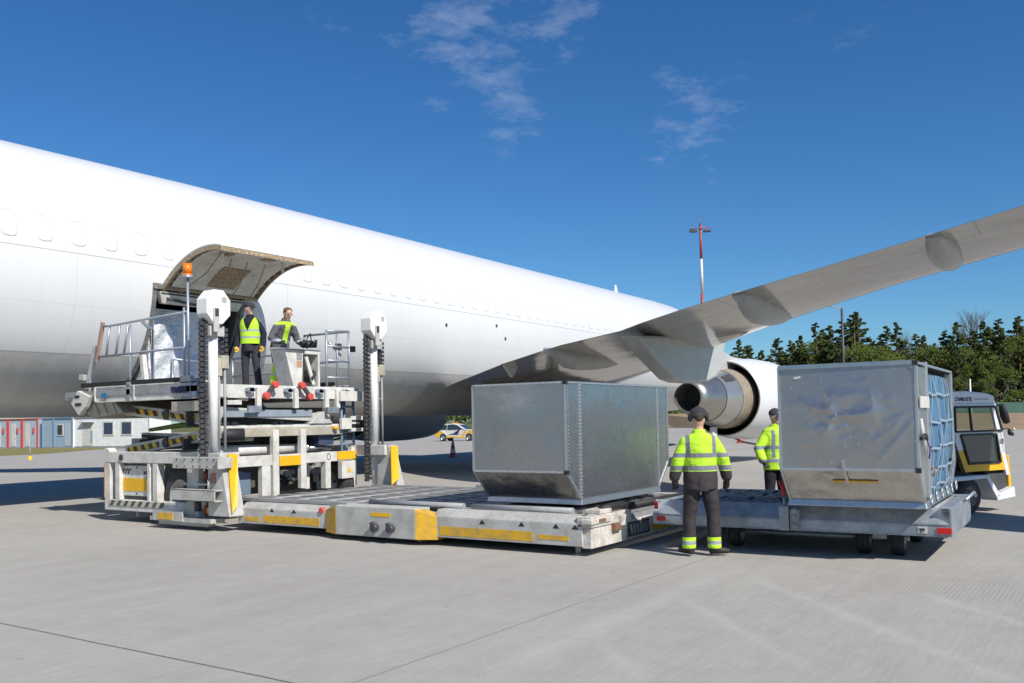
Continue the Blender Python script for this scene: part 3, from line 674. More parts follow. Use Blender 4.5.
# engines
M['nozzle'] = paint('titanium_nozzle', (.42,.40,.37), .32, .3, (.30,.24,.19), 3, .9, bmp=.05)
M['nozzle2'] = paint('core_cowl', (.50,.49,.46), .3, .25, (.40,.34,.27), 3, .75, bmp=.05)
M['duct'] = paint('fan_duct', (.33,.27,.20), .45, .4, (.15,.12,.10), 5)
def engine(v, wm, dr=0):
    e = (28.2+dr, v, 2.35); ax = (1,0,0); OBJ = []
    b = MB(); b.lathe(e, ax, [(3.25,1.30),(3.22,1.325),(3.3,1.345),(4.2,1.45),(5.6,1.52),(7.2,1.50),(8.3,1.42),(8.75,1.34),(8.85,1.27),(8.75,1.20),(8.2,1.17),(7.5,1.16),(7.5,.01)],64)
    nac = b.build('engine_nacelle', wm, ac)
    b = MB(); b.lathe(e, ax, [(3.25,1.30),(4.4,1.34),(5.2,1.2),(5.2,.5)],64); b.build('fan_duct', M['liner'], nac)
    b = MB(); b.lathe(e, ax, [(3.24,1.335),(3.20,1.32),(3.24,1.285)],64); b.build('nozzle_lip', M['nozzle'], nac)
    b = MB(); b.lathe(e, ax, [(1.5,.80),(2.5,.99),(3.3,1.04),(4.2,1.02),(5.1,.95)],56); b.build('inner_cowl', M['nozzle2'], nac)
    b = MB(); b.lathe(e, ax, [(2.5,1.0),(3.1,1.07),(3.8,1.06),(4.6,1.0)],56); b.build('cowl_ring', M['duct'], nac)
    b = MB(); b.lathe(e, ax, [(0,.455),(-.01,.47),(.5,.60),(1.0,.70),(1.52,.785),(1.56,.80),(1.56,.6)],56); b.build('core_nozzle', M['nozzle'], nac)
    b = MB(); b.lathe(e, ax, [(0,.455),(.9,.43),(.9,.0)],48); b.build('exhaust_duct', M['liner'], nac)
    b = MB()
    for k in range(3):
        a = R(62+18*k); 
    a0_,a1_ = R(55),R(38)
    def on(t,rr,a): return Vector((e[0]+t, e[1]-rr*math.cos(a), e[2]+rr*math.sin(a)))
    b.hexa([on(1.75,.86,a0_),on(2.35,.985,a0_),on(2.35,.985,a1_),on(1.75,.86,a1_),on(1.75,.89,a0_),on(2.35,1.01,a0_),on(2.35,1.01,a1_),on(1.75,.89,a1_)]); b.build('vent_panel', M['dark'], nac)
    b = MB()
    pr = [(24.2,3.6),(30.9,4.05),(32.0,3.86),(36.2,3.78),(36.2,3.62),(32.4,3.45),(30.9,3.2),(28.9,2.85),(26.6,3.1)]
    b.prism([(r,v-.17,z) for r,z in pr],(0,.34,0)); b.build('pylon', M['fair'] if v < 20 else wm, ac, bevel=.05)
    b = MB(); b.box((30.2,v-.05,.95),(30.6,v+.05,1.35)); b.build('drain_mast', M['white'], nac)
engine(12.0, M['acwhite']); engine(29.2, M['nac_dark'] if 'nac_dark' in M else paint('nacelle_shaded_white', (.30,.31,.33), .4, .1, bmp=0), -1.0)  # far engine lies in shadow: its shade is put into the darker colour
# ------------------------------------------------------------------ container loader
ld = thing('container_loader', 'white and yellow scissor-lift cargo loader with two tall masts standing at the aircraft', 'cargo loader', (12,10.8,0))
RL, RR = 10.05, 13.95
def text(s, name, size, mat, origin, xdir, updir, parent, extrude=.002, shear=0, spacing=1.0, bold=.0):
    cu = bpy.data.curves.new(name,'FONT'); cu.body = s; cu.size = size; cu.extrude = extrude; cu.shear = shear; cu.space_character = spacing; cu.offset = bold
    t = bpy.data.objects.new('t', cu); COL.objects.link(t); dg = bpy.context.evaluated_depsgraph_get()
    me = bpy.data.meshes.new_from_object(t.evaluated_get(dg)); bpy.data.objects.remove(t)
    X = Vector(xdir).normalized(); U = Vector(updir).normalized(); Z = X.cross(U)
    me.transform(Matrix.Translation(origin) @ Matrix((X,U,Z)).transposed().to_4x4())
    rt = root_of(parent)
    if '_inv' in rt: iv = rt['_inv']; me.transform(Matrix([iv[i*4:i*4+4] for i in range(4)]))
    me.name = name; me.materials.clear(); me.materials.append(mat); o = bpy.data.objects.new(name, me); COL.objects.link(o); o.parent = parent; return o
# low receiving deck
b = MB(); b.box((RL+.22,5.95,.26),(RR-.2,12.6,.44)); deck = b.build('main_deck', paint('deck_steel',(.20,.20,.20),.6,.5,(.34,.32,.29),2), ld, bevel=.01)
b = MB()
for i in range(9):
    r = RL+.42+i*.40; b.box((r-.125,6.1,.44),(r+.125,12.45,.492))
b.build('roller_track', paint('track_steel',(.20,.197,.19),.5,.5,(.16,.15,.14),4), deck, bevel=.006)
def scoot(name, mat, par, pts, rad, n=10):
    o0 = None
    for p,q in pts:
        if o0 is None: b = MB(); b.cyl(p,q,rad,n); o0 = b.build(name, mat, par); o0['_p'] = 0; p0 = Vector(p)
        else: c = o0.copy(); COL.objects.link(c); c.location = Vector(p)-p0
    return o0
scoot('roller', M['grey'], deck, [((RL+.40,6.3+.62*i,.485),(RR-.4,6.3+.62*i,.485)) for i in range(10)], .022)
# left side rail, front part
def rail_side(r, s):
    """s=+1: outer face towards -r"""
    o = r; 
    b = MB(); b.box((min(o,o+s*.24),5.72,.12),(max(o,o+s*.24),8.06,.40)); b.prism([(o,5.72,.40),(o+s*.24,5.72,.40),(o+s*.24,5.72,.50),(o+s*.07,5.72,.50)],(0,2.34,0))
    sr = b.build('side_rail', M['greyrail'], ld, bevel=.008)
    b = MB(); b.box((o-s*.004,6.45,.15),(o+s*.01,7.98,.275)) if s>0 else b.box((o-.01,6.45,.15),(o+.004,7.98,.275)); b.build('yellow_stripe', M['yellow_worn'], sr)
    b = MB(); b.box((min(o-s*.004,o+s*.01),5.92,.185),(max(o-s*.004,o+s*.01),6.38,.245)); b.build('yellow_stripe', M['yellow_worn'], sr)
    b = MB()
    b.box((min(o-s*.14,o+s*.2),8.30,.08),(max(o-s*.14,o+s*.2),9.82,.51)); bx = b.build('drive_box', M['greyrail'], ld, bevel=.012)
    for v0,v1 in ((8.02,8.30),(10.16,9.82)):
        b = MB(); b.prism([(o-s*.14,v1,.08),(o-s*.14,v1,.50),(o-s*.0,v0,.40),(o-s*.0,v0,.08)],(s*.2,0,0)); b.build('wedge_plate', M['yellow_worn'], bx, bevel=.006)
    b = MB()
    for v in (9.02,8.72):
        b.cyl((o-s*.14,v,.22),(o-s*.22,v,.22),.055,14); b.bar((o-s*.20,v-.02,.16),(o-s*.20,v+.03,.30),.05,.05)
    b.build('tie_down_hook', M['dark'], bx)
    b = MB(); b.box((min(o-s*.145,o-s*.13),8.75,.375),(max(o-s*.145,o-s*.13),9.12,.43)); b.build('orange_marker', M['yellow'], bx)
    b = MB(); b.box((min(o,o+s*.22),10.16,.13),(max(o,o+s*.22),12.15,.37)); b.prism([(o,10.16,.37),(o+s*.22,10.16,.37),(o+s*.22,10.16,.46),(o+s*.08,10.16,.46)],(0,1.9,0)); s2 = b.build('side_rail', M['greyrail'], ld, bevel=.008)
    b = MB(); b.box((min(o-s*.004,o+s*.01),10.30,.16),(max(o-s*.004,o+s*.01),11.55,.275)); b.build('yellow_stripe', M['yellow_worn'], s2)
    b = MB(); b.box((min(o-s*.004,o+s*.01),11.65,.17),(max(o-s*.004,o+s*.01),12.0,.24)); b.build('yellow_stripe', M['yellow_worn'], s2)
    b = MB(); b.cyl((o-s*.02,10.25,.40),(o+s*.1,10.25,.40),.045,16); b.build('red_lamp', M['redpaint'], s2)
    b = MB(); b.box((min(o-s*.03,o+s*.2),9.70,.40),(max(o-s*.03,o+s*.2),10.05,.54)); b.cyl((o-s*.05,9.86,.47),(o-s*.0,9.86,.47),.05,12); b.build('corner_roller', M['grey'], s2)
    for v in (7.25,6.62,6.10,5.82,11.35,10.85):
        b = MB(); q = o-s*.001+s*.03; b.poly([(o-s*.003,v+.05,.335),(o-s*.003,v-.05,.335),(o-s*.003,v,.395)]); b.build('warning_triangle', M['blacktext'], sr)
rail_side(RL, 1); rail_side(RR, -1)
# guide tubes along the deck edges
b = MB(); b.tube([(RL+.27,6.0,.53),(RL+.27,7.6,.53)],.045,12); b.tube([(RL+.27,7.75,.53),(RL+.27,9.5,.53)],.045,12); b.box((RL+.20,10.1,.47),(RL+.34,12.3,.52)); b.build('guide_rail', M['grey'], ld)
# front end beam facing the dolly
b = MB(); b.box((RL+.02,5.60,.10),(RR-.02,5.74,.36)); fb = b.build('end_beam', M['white_worn'], ld, bevel=.01)
b = MB(); b.box((RL+1.75,5.595,.14),(RR-.4,5.61,.26)); b.build('yellow_stripe', M['yellow_worn'], fb)
b = MB(); b.box((RL+1.0,5.585,.14),(RL+1.65,5.61,.33))
b.build('step_grate', M['dark'], fb)
b = MB()
for i in range(7): x = RL+1.06+i*.09; b.bar((x,5.575,.30),(x+.04,5.575,.17),.022,.02)
b.build('grate_bar', M['grey'], fb)
b = MB(); b.box((RL,5.58,.36),(RL+1.1,5.80,.50)); b.box((RL-.03,5.56,.40),(RL+.5,5.72,.47)); b.box((RL+.7,5.52,.32),(RL+.85,5.62,.46)); b.box((RL+.3,5.62,.5),(RL+.62,5.85,.56)); b.build('corner_casting', M['white_worn'], fb, bevel=.014)
b = MB(); b.box((RL+.55,5.54,.28),(RL+.75,5.6,.36)); b.box((RL+.15,5.55,.42),(RL+.32,5.58,.46)); b.build('rust_plate', paint('rusty_steel',(.25,.09,.04),.7,.6), fb)
b = MB(); b.box((RL+1.0,5.62,.36),(RR-.1,5.72,.42)); b.build('bumper_ledge', M['grey'], fb)
b = MB(); b.cyl((RL+1.15,5.66,.53),(RR-.1,5.66,.53),.055,14); b.build('end_roller', M['black'], ld)
b = MB(); b.tube([(RL+.45,5.7,.54),(RL+.7,5.66,.57),(RL+.95,5.68,.56),(RL+1.15,5.66,.54)],.05,10); b.build('hydraulic_hose', M['black'], ld)
b = MB(); b.cyl((RL+.12,5.85,0),(RL+.12,5.85,.14),.035,10); b.cyl((RL+.12,5.85,0),(RL+.12,5.85,.02),.07,12)
b.cyl((RL+.1,15.0,.1),(RL+.1,15.0,.3),.03); b.build('support_foot', M['grey'], ld)
# chassis with frame
b = MB()
for r0,r1 in ((RL,RL+.16),(RR-.16,RR)):
    b.box((r0,12.3,1.07),(r1,15.88,1.27)); 
    for v0,v1 in ((15.72,15.88),(15.42,15.56),(14.30,14.44),(14.52,14.60)): b.box((r0+.005,v0,.40),(r1-.005,v1,1.07))
    b.box((r0-.0,12.6,.20),(r1,15.88,.40))
b.box((RL+.16,15.7,1.05),(RR-.16,15.86,1.25)); b.box((RL+.16,15.7,.28),(RR-.16,15.86,.44)); 
b.prism([(RL-.001,15.88,1.27),(RL-.001,15.72,1.27),(RL-.001,15.78,1.34),(RL-.001,15.88,1.34)],(.16,0,0))
ch = b.build('chassis_frame', M['white'], ld, bevel=.01)
b = MB(); b.box((RL-.012,14.1,.29),(RL-.001,15.75,.385)); b.build('hazard_strip', M['hazard2'], ch)
b = MB(); b.cyl((RL-.02,15.35,1.17),(RL+.02,15.35,1.17),.055,16); b.build('inspection_plug', M['dark'], ch)
b = MB(); b.box((RL-.008,15.865,.42),(RL+.02,15.885,1.07)); b.build('marker_strip', paint('faded_marker',(.50,.24,.12),.6,.3), ch)
b = MB(); b.box((RL+.08,14.46,.47),(RL+1.3,15.62,1.02)); eb = b.build('engine_box', M['white'], ld, bevel=.012)
b = MB(); b.box((RL+.074,14.47,.56),(RL+.09,15.61,.79)); b.build('yellow_band', M['yellow'], eb)
b = MB(); b.box((RL+.1,14.46,1.02),(RL+1.3,15.62,1.05)); b.box((RL+.1,14.4,.40),(RL+1.2,15.6,.47)); b.build('shadow_gap', M['dark'], eb)
for i in range(4):   # slanted emblem strokes
    b = MB(); v = 15.50-i*.085; b.bar((RL+.076,v+.02,.87),(RL+.076,v-.03,.955),.008,.022,up=(0,0,1)); b.bar((RL+.076,v-.03,.955),(RL+.076,v-.075,.945),.008,.018); b.build('emblem_stroke', M['blacktext'], eb)
text('n.CA','lettering',.10,M['blacktext'],(RL+.075,14.80,.87),(0,-1,0),(0,0,1),eb,bold=.004); text('K','lettering',.085,M['blacktext'],(RL+.075,14.72,.80),(0,-1,0),(0,0,1),eb,shear=.2)
for z in (.985,.52):
    b = MB(); b.cyl((RL+.07,15.0,z),(RL+.09,15.0,z),.016,10); b.build('lock', M['blacktext'], eb)
# wheels
def wheel(parent, c, ax, rad, w, tm=None, rm=None, hub=True, holes=6):
    ax = Vector(ax).normalized(); c = Vector(c); b = MB()
    b.lathe(c-ax*w/2, ax, [(0,rad*.58),(0,rad*.86),(w*.10,rad*.95),(w*.22,rad),(w*.45,rad),(w*.47,rad*.985),(w*.53,rad*.985),(w*.55,rad),(w*.78,rad),(w*.9,rad*.95),(w,rad*.86),(w,rad*.58)],40)
    wh = b.build('wheel', tm or M['tyre'], parent)
    b = MB()
    for s in (-1,1): b.lathe(c+ax*s*w*.49, ax*s, [(0,rad*.60),(-w*.05,rad*.55),(-w*.22,rad*.50),(-w*.25,rad*.25),(-w*.1,rad*.20),(-w*.02,rad*.17),(-w*.02,0)],32)
    rm_ = b.build('rim', rm or M['rim'], wh)
    b = MB(); a = ax.orthogonal().normalized(); bb = ax.cross(a)
    for s in (-1,1):
        for k in range(holes):
            t = 2*PI*k/holes; p = c+ax*s*w*.33+(a*math.cos(t)+bb*math.sin(t))*rad*.33
            b.cyl(p-ax*.02, p+ax*.02, rad*.045, 8)
    b.build('wheel_bolt', M['dark'], wh)
    return wh
wheel(ld,(10.34,13.82,.50),(1,0,0),.50,.34); wheel(ld,(13.6,13.55,.50),(1,0,0),.50,.34)
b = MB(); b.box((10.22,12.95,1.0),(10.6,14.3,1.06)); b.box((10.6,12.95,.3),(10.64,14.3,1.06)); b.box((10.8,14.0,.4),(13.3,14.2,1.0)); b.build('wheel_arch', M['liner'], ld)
# scissor lift arms with hazard stripes
for r in (10.62,13.30):
    s = -1 if r < 12 else 1
    for (v0,z0,v1,z1) in ((16.03,2.06,13.35,1.80),(16.0,1.27,13.35,1.58)):
        b = MB(); b.bar((r,v0,z0),(r,v1,z1),.14,.20); am = b.build('scissor_arm', M['white'], ld, bevel=.008)
        b = MB(); d = Vector((0,v1-v0,z1-z0)); p = Vector((r+s*.083,v0,z0))+d*.04; q = p+d*.36; b.bar(p,q,.006,.10); p = Vector((r+s*.083,v0,z0))+d*.44; q = p+d*.36; b.bar(p,q,.006,.10); b.build('hazard_strip', M['hazard'], am)
    for v,z in ((14.70,1.93),(14.72,1.42)):
        b = MB(); b.cyl((r-.11,v,z),(r+.11,v,z),.085,20); b.box((r-.10,v-.045,z-.02),(r+.10,v+.045,z+.12)); b.build('pivot_pin', M['dark'], ld)
b = MB()
for v0,z0,v1,z1 in ((15.85,1.55,14.0,1.50),): 
    for r in (10.86,13.06): b.bar((r,v0,z0),(r,v1,z1),.12,.12)
b.build('inner_scissor_arm', M['greyrail'], ld, bevel=.008)
b = MB(); b.box((10.75,15.75,1.27),(11.0,16.1,1.50)); b.box((11.1,15.7,1.27),(12.6,15.9,1.36)); b.build('valve_block', M['grey'], ld, bevel=.01)
b = MB()
for i,(a,c) in enumerate((((10.75,15.8,1.45),(10.85,13.4,1.58)),((10.78,15.6,1.5),(10.9,13.2,1.66)),((10.72,15.7,1.55),(10.8,13.6,1.50)))):
    mid = (Vector(a)+Vector(c))/2+Vector((0,0,-.06)); b.tube([a,mid,c],.028,8)
b.build('hydraulic_hose', M['black'], ld)
b = MB(); b.tube([(10.75,15.5,1.66),(10.78,14.6,1.74),(10.78,13.7,1.74)],[.035,.05,.045],10); b.build('hose_sleeve', paint('green_sleeve',(.16,.26,.05),.7,.7,(.03,.05,.02),22), ld)
b = MB(); b.cyl((10.9,13.0,1.55),(10.4,13.35,1.55),.11,18); b.build('cylinder_end', M['black'], ld)
# masts
M['mast'] = paint('clean_white_paint', (.80,.79,.76), .35, .10, scale=5)
def mast(r, v, top=3.35):
    s = 1
    b = MB(); b.cyl((r,v,1.25),(r,v,3.45),.078,24); b.cyl((r,v,.45),(r,v,1.28),.062,20); b.cyl((r,v,1.02),(r,v,1.16),.10,20)
    ms = b.build('mast', M['mast'], ld)
    b = MB(); oc = [(.0,.0)]; w_,h_ = .30,.31; cz = 3.69
    pts = [(r+x*1.0-.02, v-.17, cz+z) for x,z in ((-.09,.29),(.11,.29),(.25,.13),(.25,-.12),(.09,-.28),(-.09,-.28),(-.23,-.12),(-.23,.13))]
    b.prism(pts,(0,.27,0)); hd = b.build('mast_head', M['mast'], ld, bevel=.012)
    b = MB(); b.box((r-.13,v-.20,cz-.42),(r-.02,v-.165,cz-.02)); b.box((r-.14,v-.1,cz-.48),(r+.16,v+.1,cz-.31)); b.build('head_bracket', M['greyrail'], hd, bevel=.006)
    b = MB(); b.box((r-.11,v-.206,cz-.16),(r-.04,v-.198,cz-.03)); b.build('sheave_slot', M['dark'], hd)
    b = MB(); b.cyl((r+.10,v-.14,cz+.13),(r+.10,v-.174,cz+.13),.055,18); b.build('head_emblem', M['greyrail'], hd)
    for dx,z0,z1 in ((-.20,.55 if r>12 else 1.0,3.50),(.21,2.85,3.42)):
        b = MB(); n = int((z1-z0)/.085)
        for i in range(n):
            z = z0+i*.085; b.box((r+dx-.075,v-.03+.012*(i%2),z),(r+dx+.0,v+.03,z+.06)); b.box((r+dx-.0,v-.05,z+.03),(r+dx+.06,v+.02,z+.09))
        b.box((r+dx-.05,v-.0,z0),(r+dx+.04,v+.03,z1)); b.build('lift_chain', M['dark'], ms)
    b = MB(); b.box((r+.13,v-.07,2.68),(r+.27,v+.05,2.90)); b.box((r+.0,v-.05,2.55),(r+.15,v+.07,2.85)); b.build('chain_anchor', M['beige'], ms, bevel=.005)
    b = MB(); b.cyl((r+.10,v-.02,1.25),(r+.10,v-.02,2.75),.020,8); b.cyl((r+.22,v-.02,1.25),(r+.22,v-.02,2.75),.024,8); b.cyl((r+.05,v-.02,2.2),(r+.27,v-.02,2.2),.012,6); b.build('guide_rod', M['grey'], ms)
    b = MB(); b.box((r+.10,v+.05,1.1),(r+.15,v+.13,3.3)); b.build('mast_track', M['bluegrey'], ms)
    return ms
m1 = mast(10.02, 12.72); m2 = mast(13.96, 12.72)
# mast shrouds with yellow plates facing the apron
def shroud(r, m, wt, d0, d1, z0, bk=.13):
    b = MB(); b.prism([(r-bk,12.02,z0-.06),(r-bk,12.55,z0-.06),(r-bk,12.55,1.27),(r-bk,12.25,1.27)],(bk+wt-.02,0,0)); sh = b.build('mast_shroud', M['greyrail'], ld, bevel=.01)
    b = MB(); b.prism([(r-d0,12.005,z0),(r-d1,12.005,z0+.12),(r+wt,12.225,1.25),(r,12.225,1.25)],(0,-.015,.0)); b.build('yellow_plate', M['yellow'], sh)
    if bk < .1: return
    b = MB(); b.box((r-.142,12.35,.78),(r-.13,12.46,.95)); b.build('red_label', paint('faded_red_label',(.45,.16,.10),.6,.4), sh)
shroud(9.90, m1, .20, .10, -.005, .31); shroud(13.885, m2, .20, .24, .02, .50, .03)
# brackets beside the left mast
b = MB(); b.box((9.66,12.10,1.02),(9.76,13.33,1.21)); b.box((9.62,12.1,1.02),(9.66,12.14,1.21)); b.box((9.76,12.1,1.03),(9.9,12.2,1.2)); b1 = b.build('mast_bracket', M['greyrail'], ld, bevel=.008)
b = MB()
for v in (12.25,12.42,12.6,12.78,13.0,13.2): 
    for z in (1.06,1.17): b.cyl((9.645,v,z),(9.665,v,z),.012,8)
b.build('bolt', M['dark'], b1)
b = MB()
x0,x1,z0,z1 = 9.62,9.80,.49,.68
for a,c in (((x0,12.2,z0),(x1,13.3,z0+.02)),((x0,12.2,z1-.02),(x1,13.3,z1)),((x0,12.2,z0),(x0+.02,13.3,z1)),((x1-.02,12.2,z0),(x1,13.3,z1))): b.box(a,c)
b.box((9.85,12.9,.2),(9.98,13.2,1.02)); b.prism([(9.9,13.1,.4),(9.9,12.7,.3),(9.9,13.1,1.0)],(.05,0,0)); b.build('stabiliser_beam', M['greyrail'], ld, bevel=.005)
b = MB(); b.box((9.7,12.4,.13),(9.98,14.0,.20)); b.box((9.8,12.6,.06),(9.95,13.9,.13)); b.box((9.68,13.1,.14),(9.70,13.9,.30)); b.build('foot_plate', M['greyrail'], ld)
b = MB(); b.box((9.672,13.35,.16),(9.68,13.75,.27)); b.build('amber_reflector', M['yellow_worn'], ld)
b = MB(); b.cyl((9.9,12.75,.25),(9.9,12.75,.40),.045,12); b.cyl((9.92,12.8,.8),(9.92,12.8,.97),.04,12); b.build('motor', paint('dark_red_motor',(.28,.05,.04),.5,.5), ld)
b = MB(); b.cyl((9.85,12.62,.28),(9.85,12.62,.38),.04,12); b.build('valve', M['yellow'], ld)
b = MB(); b.box((9.8,12.4,.74),(9.84,12.95,.77)); b.cyl((9.76,12.5,.68),(9.76,12.5,.84),.035,12); b.cyl((9.76,12.5,.84),(9.76,12.5,.92),.012,8); b.build('spray_bottle', M['greyrail'], ld)
b = MB(); b.cyl((9.88,12.95,.3),(9.88,12.95,.5),.06,12); b.box((9.86,12.5,.46),(9.96,13.1,.5)); b.box((9.9,12.3,.2),(9.98,12.5,1.0)); b.build('pump', M['dark'], ld)
# portal frames under the lifted platform, facing the apron (v = 13.1)
V0 = 13.12
def fbx(bb, r0,r1,z0,z1,v0=V0,d=.12): bb.box((r0,v0,z0),(r1,v0+d,z1)); return bb
b = MB()
fbx(b,10.25,13.85,.97,1.16); fbx(b,11.40,11.60,.40,.97); fbx(b,11.64,11.78,.40,1.62,V0-.03,.10); fbx(b,12.32,12.46,.5,1.62,V0-.03,.10); fbx(b,12.98,13.12,.45,1.17,V0-.01,.14); fbx(b,13.72,13.86,.45,1.24); fbx(b,10.4,10.6,.4,.97,V0+.06)
b.box((12.0,V0+.3,.45),(12.08,V0+.4,.97)); b.box((12.75,V0+.3,.45),(12.85,V0+.4,.97)); b.box((10.9,V0+.25,.45),(11.0,V0+.35,.97))
pf = b.build('portal_frame', M['white'], ld, bevel=.008)
b = MB(); fbx(b,11.80,12.32,.95,1.13,V0-.02,.02); b.build('yellow_plate', M['yellow'], pf); b = MB(); fbx(b,13.30,13.84,1.0,1.16,V0-.02,.02); b.build('yellow_plate', M['yellow'], pf)
b = MB(); fbx(b,13.34,13.72,.62,.96,V0-.10,.12); sb = b.build('switch_box', M['white'], ld, bevel=.008)
b = MB(); b.poly([(13.47,V0-.103,.74),(13.59,V0-.103,.74),(13.53,V0-.103,.86)]); b.build('warning_triangle', M['yellow'], sb)
b = MB(); b.tube([(13.06+.05*math.cos(t),V0-.014,1.07+.06*math.sin(t)) for t in [k*PI/8 for k in range(16)]],.005,6,closed=True); b.build('round_mark', M['blacktext'], pf)
b = MB(); fbx(b,10.3,13.5,1.50,1.66,V0+.02,.16); fbx(b,10.4,11.3,1.43,1.50,V0+.1); b.build('lower_platform_beam', M['beige'], ld, bevel=.01)
b = MB(); b.box((10.3,V0+.04,1.665),(13.6,V0+.3,1.71)); b.build('beam_cap', M['white'], ld)
b = MB(); b.cyl((10.3,V0+.3,1.27),(12.75,V0+.3,1.24),.10,24); hc = b.build('hydraulic_cylinder', M['white'], ld)
b = MB(); b.cyl((12.75,V0+.3,1.24),(13.4,V0+.3,1.24),.05,16); b.cyl((12.7,V0+.3,1.24),(12.76,V0+.3,1.24),.115,20); b.build('piston_rod', M['steel'], hc)
b = MB(); fbx(b,10.95,11.35,.46,.86,V0+.25,.5); b.build('battery_box', M['bluegrey'], ld, bevel=.01)
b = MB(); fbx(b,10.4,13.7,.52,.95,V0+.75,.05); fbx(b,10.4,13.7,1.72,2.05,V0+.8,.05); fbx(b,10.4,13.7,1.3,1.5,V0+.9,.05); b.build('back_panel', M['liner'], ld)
random.seed(3)
b = MB()
for i in range(26):
    r = 10.5+random.random()*3; z = 1.36+random.random()*.12; b.tube([(r,V0+.45,z),(r+.25,V0+.4+random.random()*.1,z-.03),(r+.5+random.random()*.4,V0+.45,z+.02)],.012+.01*random.random(),6)
for i in range(14):
    r = 11.85+random.random()*1.1; z = .55+random.random()*.35; b.tube([(r,V0+.5,z),(r+.1,V0+.42,z-.1),(r+.3,V0+.5,z)],.016,6)
b.build('hydraulic_hose', M['black'], ld)
b = MB()
for i in range(9):
    r = 11.85+random.random()*1.5; z = .5+random.random()*.35; b.box((r,V0+.45,z),(r+.08+.2*random.random(),V0+.6,z+.05+.12*random.random()))
for i in range(7):
    r = 10.6+random.random()*2.6; b.box((r,V0+.4,1.7),(r+.1+.2*random.random(),V0+.55,1.74+.06*random.random()))
b.tube([(11.95+.06*math.cos(t),V0+.3,.58+.06*math.sin(t)) for t in [k*PI/8 for k in range(16)]],.02,8,closed=True)
b.build('machine_part', M['grey'], ld, bevel=.01)
b = MB(); b.bar((10.4,V0+.1,1.98),(12.9,V0+.1,1.84),.05,.16); b.prism([(12.6,V0,1.72),(13.2,V0,1.72),(13.0,V0,1.96),(12.8,V0,1.92)],(0,.2,0)); b.bar((10.3,V0,1.6),(10.5,V0,2.0),.08,.10); b.build('lift_link', M['greyrail'], ld, bevel=.01)
b = MB(); b.box((10.55,V0+.05,1.86),(12.7,V0+.25,1.99)); b.build('cross_member', paint('steel_blue_grey',(.26,.31,.36),.5,.3), ld, bevel=.01)
# lifted front platform
PZ = 2.42
b = MB(); b.box((10.15,13.25,PZ-.10),(13.9,17.35,PZ)); up_ = b.build('platform_deck', M['grey'], ld)
b = MB(); b.box((10.3,13.12,PZ-.22),(13.95,13.26,PZ+.02)); ub = b.build('platform_beam', M['white'], ld, bevel=.01)
b = MB()
for r in (11.25,12.15,12.95,13.25): b.box((r,13.06,PZ-.40),(r+.10,13.13,PZ-.02))
b.box((10.6,13.06,PZ-.34),(10.9,13.12,PZ-.26)); b.box((13.3,13.0,PZ-.26),(13.95,13.1,PZ-.06)); b.build('beam_rib', M['white'], ub, bevel=.006)
b = MB()
for r in (11.05,11.95,12.75,13.45): b.cyl((r+.05,13.02,PZ-.08),(r+.05,13.14,PZ-.08),.055,14); b.box((r-.04,13.02,PZ-.1),(r+.15,13.1,PZ-.04))
b.build('guide_wheel', M['galvrail'], ub)
for r in (11.52,12.36):
    sgn = 1 if r < 12 else -1
    b = MB(); b.bar((r-.10*sgn,13.0,PZ-.16),(r+.07*sgn,13.0,PZ+.02),.05,.08); hk = b.build('latch_arm', M['dark'], ld, bevel=.01)
    b = MB(); b.cyl((r-.11*sgn,12.95,PZ-.18),(r-.11*sgn,13.05,PZ-.18),.07,8); b.cyl((r+.09*sgn,12.95,PZ+.03),(r+.09*sgn,13.05,PZ+.03),.07,8); b.build('red_pad', M['redpaint'], hk, bevel=.01)
b = MB(); b.box((11.0,13.0,PZ-.48),(11.3,13.05,PZ-.36)); b.box((12.95,13.0,PZ-.5),(13.25,13.05,PZ-.38)); b.build('lamp_box', M['galv'], ub, bevel=.006)
def lpanel(r0, s):
    b = MB(); b.box((r0,13.3,PZ-.20),(r0+s*.06,16.38,PZ+.06)) if s>0 else b.box((r0+s*.06,13.3,PZ-.20),(r0,16.38,PZ+.06))
    b.box((min(r0-s*.02,r0+s*.08),13.3,PZ+.05),(max(r0-s*.02,r0+s*.08),16.36,PZ+.075)); b.box((min(r0-s*.02,r0+s*.08),13.3,PZ-.225),(max(r0-s*.02,r0+s*.08),16.34,PZ-.20))
    for v in (15.1,16.33): b.box((min(r0-s*.03,r0),v,PZ-.2),(max(r0-s*.03,r0),v+.04,PZ+.06))
    sp_ = b.build('side_panel', M['white'], ld, bevel=.004)
    b = MB(); b.box((min(r0,r0+s*.07),13.75,PZ+.078),(max(r0,r0+s*.07),16.85,PZ+.16)); b.build('rubber_edge', M['black'], ld)
    return sp_
spn = lpanel(10.17, 1); lpanel(13.9, -1)
text('TREPEL','lettering',.135,M['bluetext'],(10.138,14.02,PZ-.11),(0,-1,0),(0,0,1),spn,bold=.010,spacing=1.06)
b = MB(); b.tube([(10.16,14.68,PZ-.07),(10.158,14.73,PZ-.09),(10.16,14.69,PZ-.12)],.006,6); b.box((10.155,14.3,PZ-.105),(10.168,14.64,PZ-.085)); b.build('small_print', M['grey'], spn)
b = MB(); b.box((10.13,15.95,PZ-.14),(10.15,16.12,PZ-.05)); b.build('blue_label', plain('blue_label',(.03,.18,.36),.5), spn)
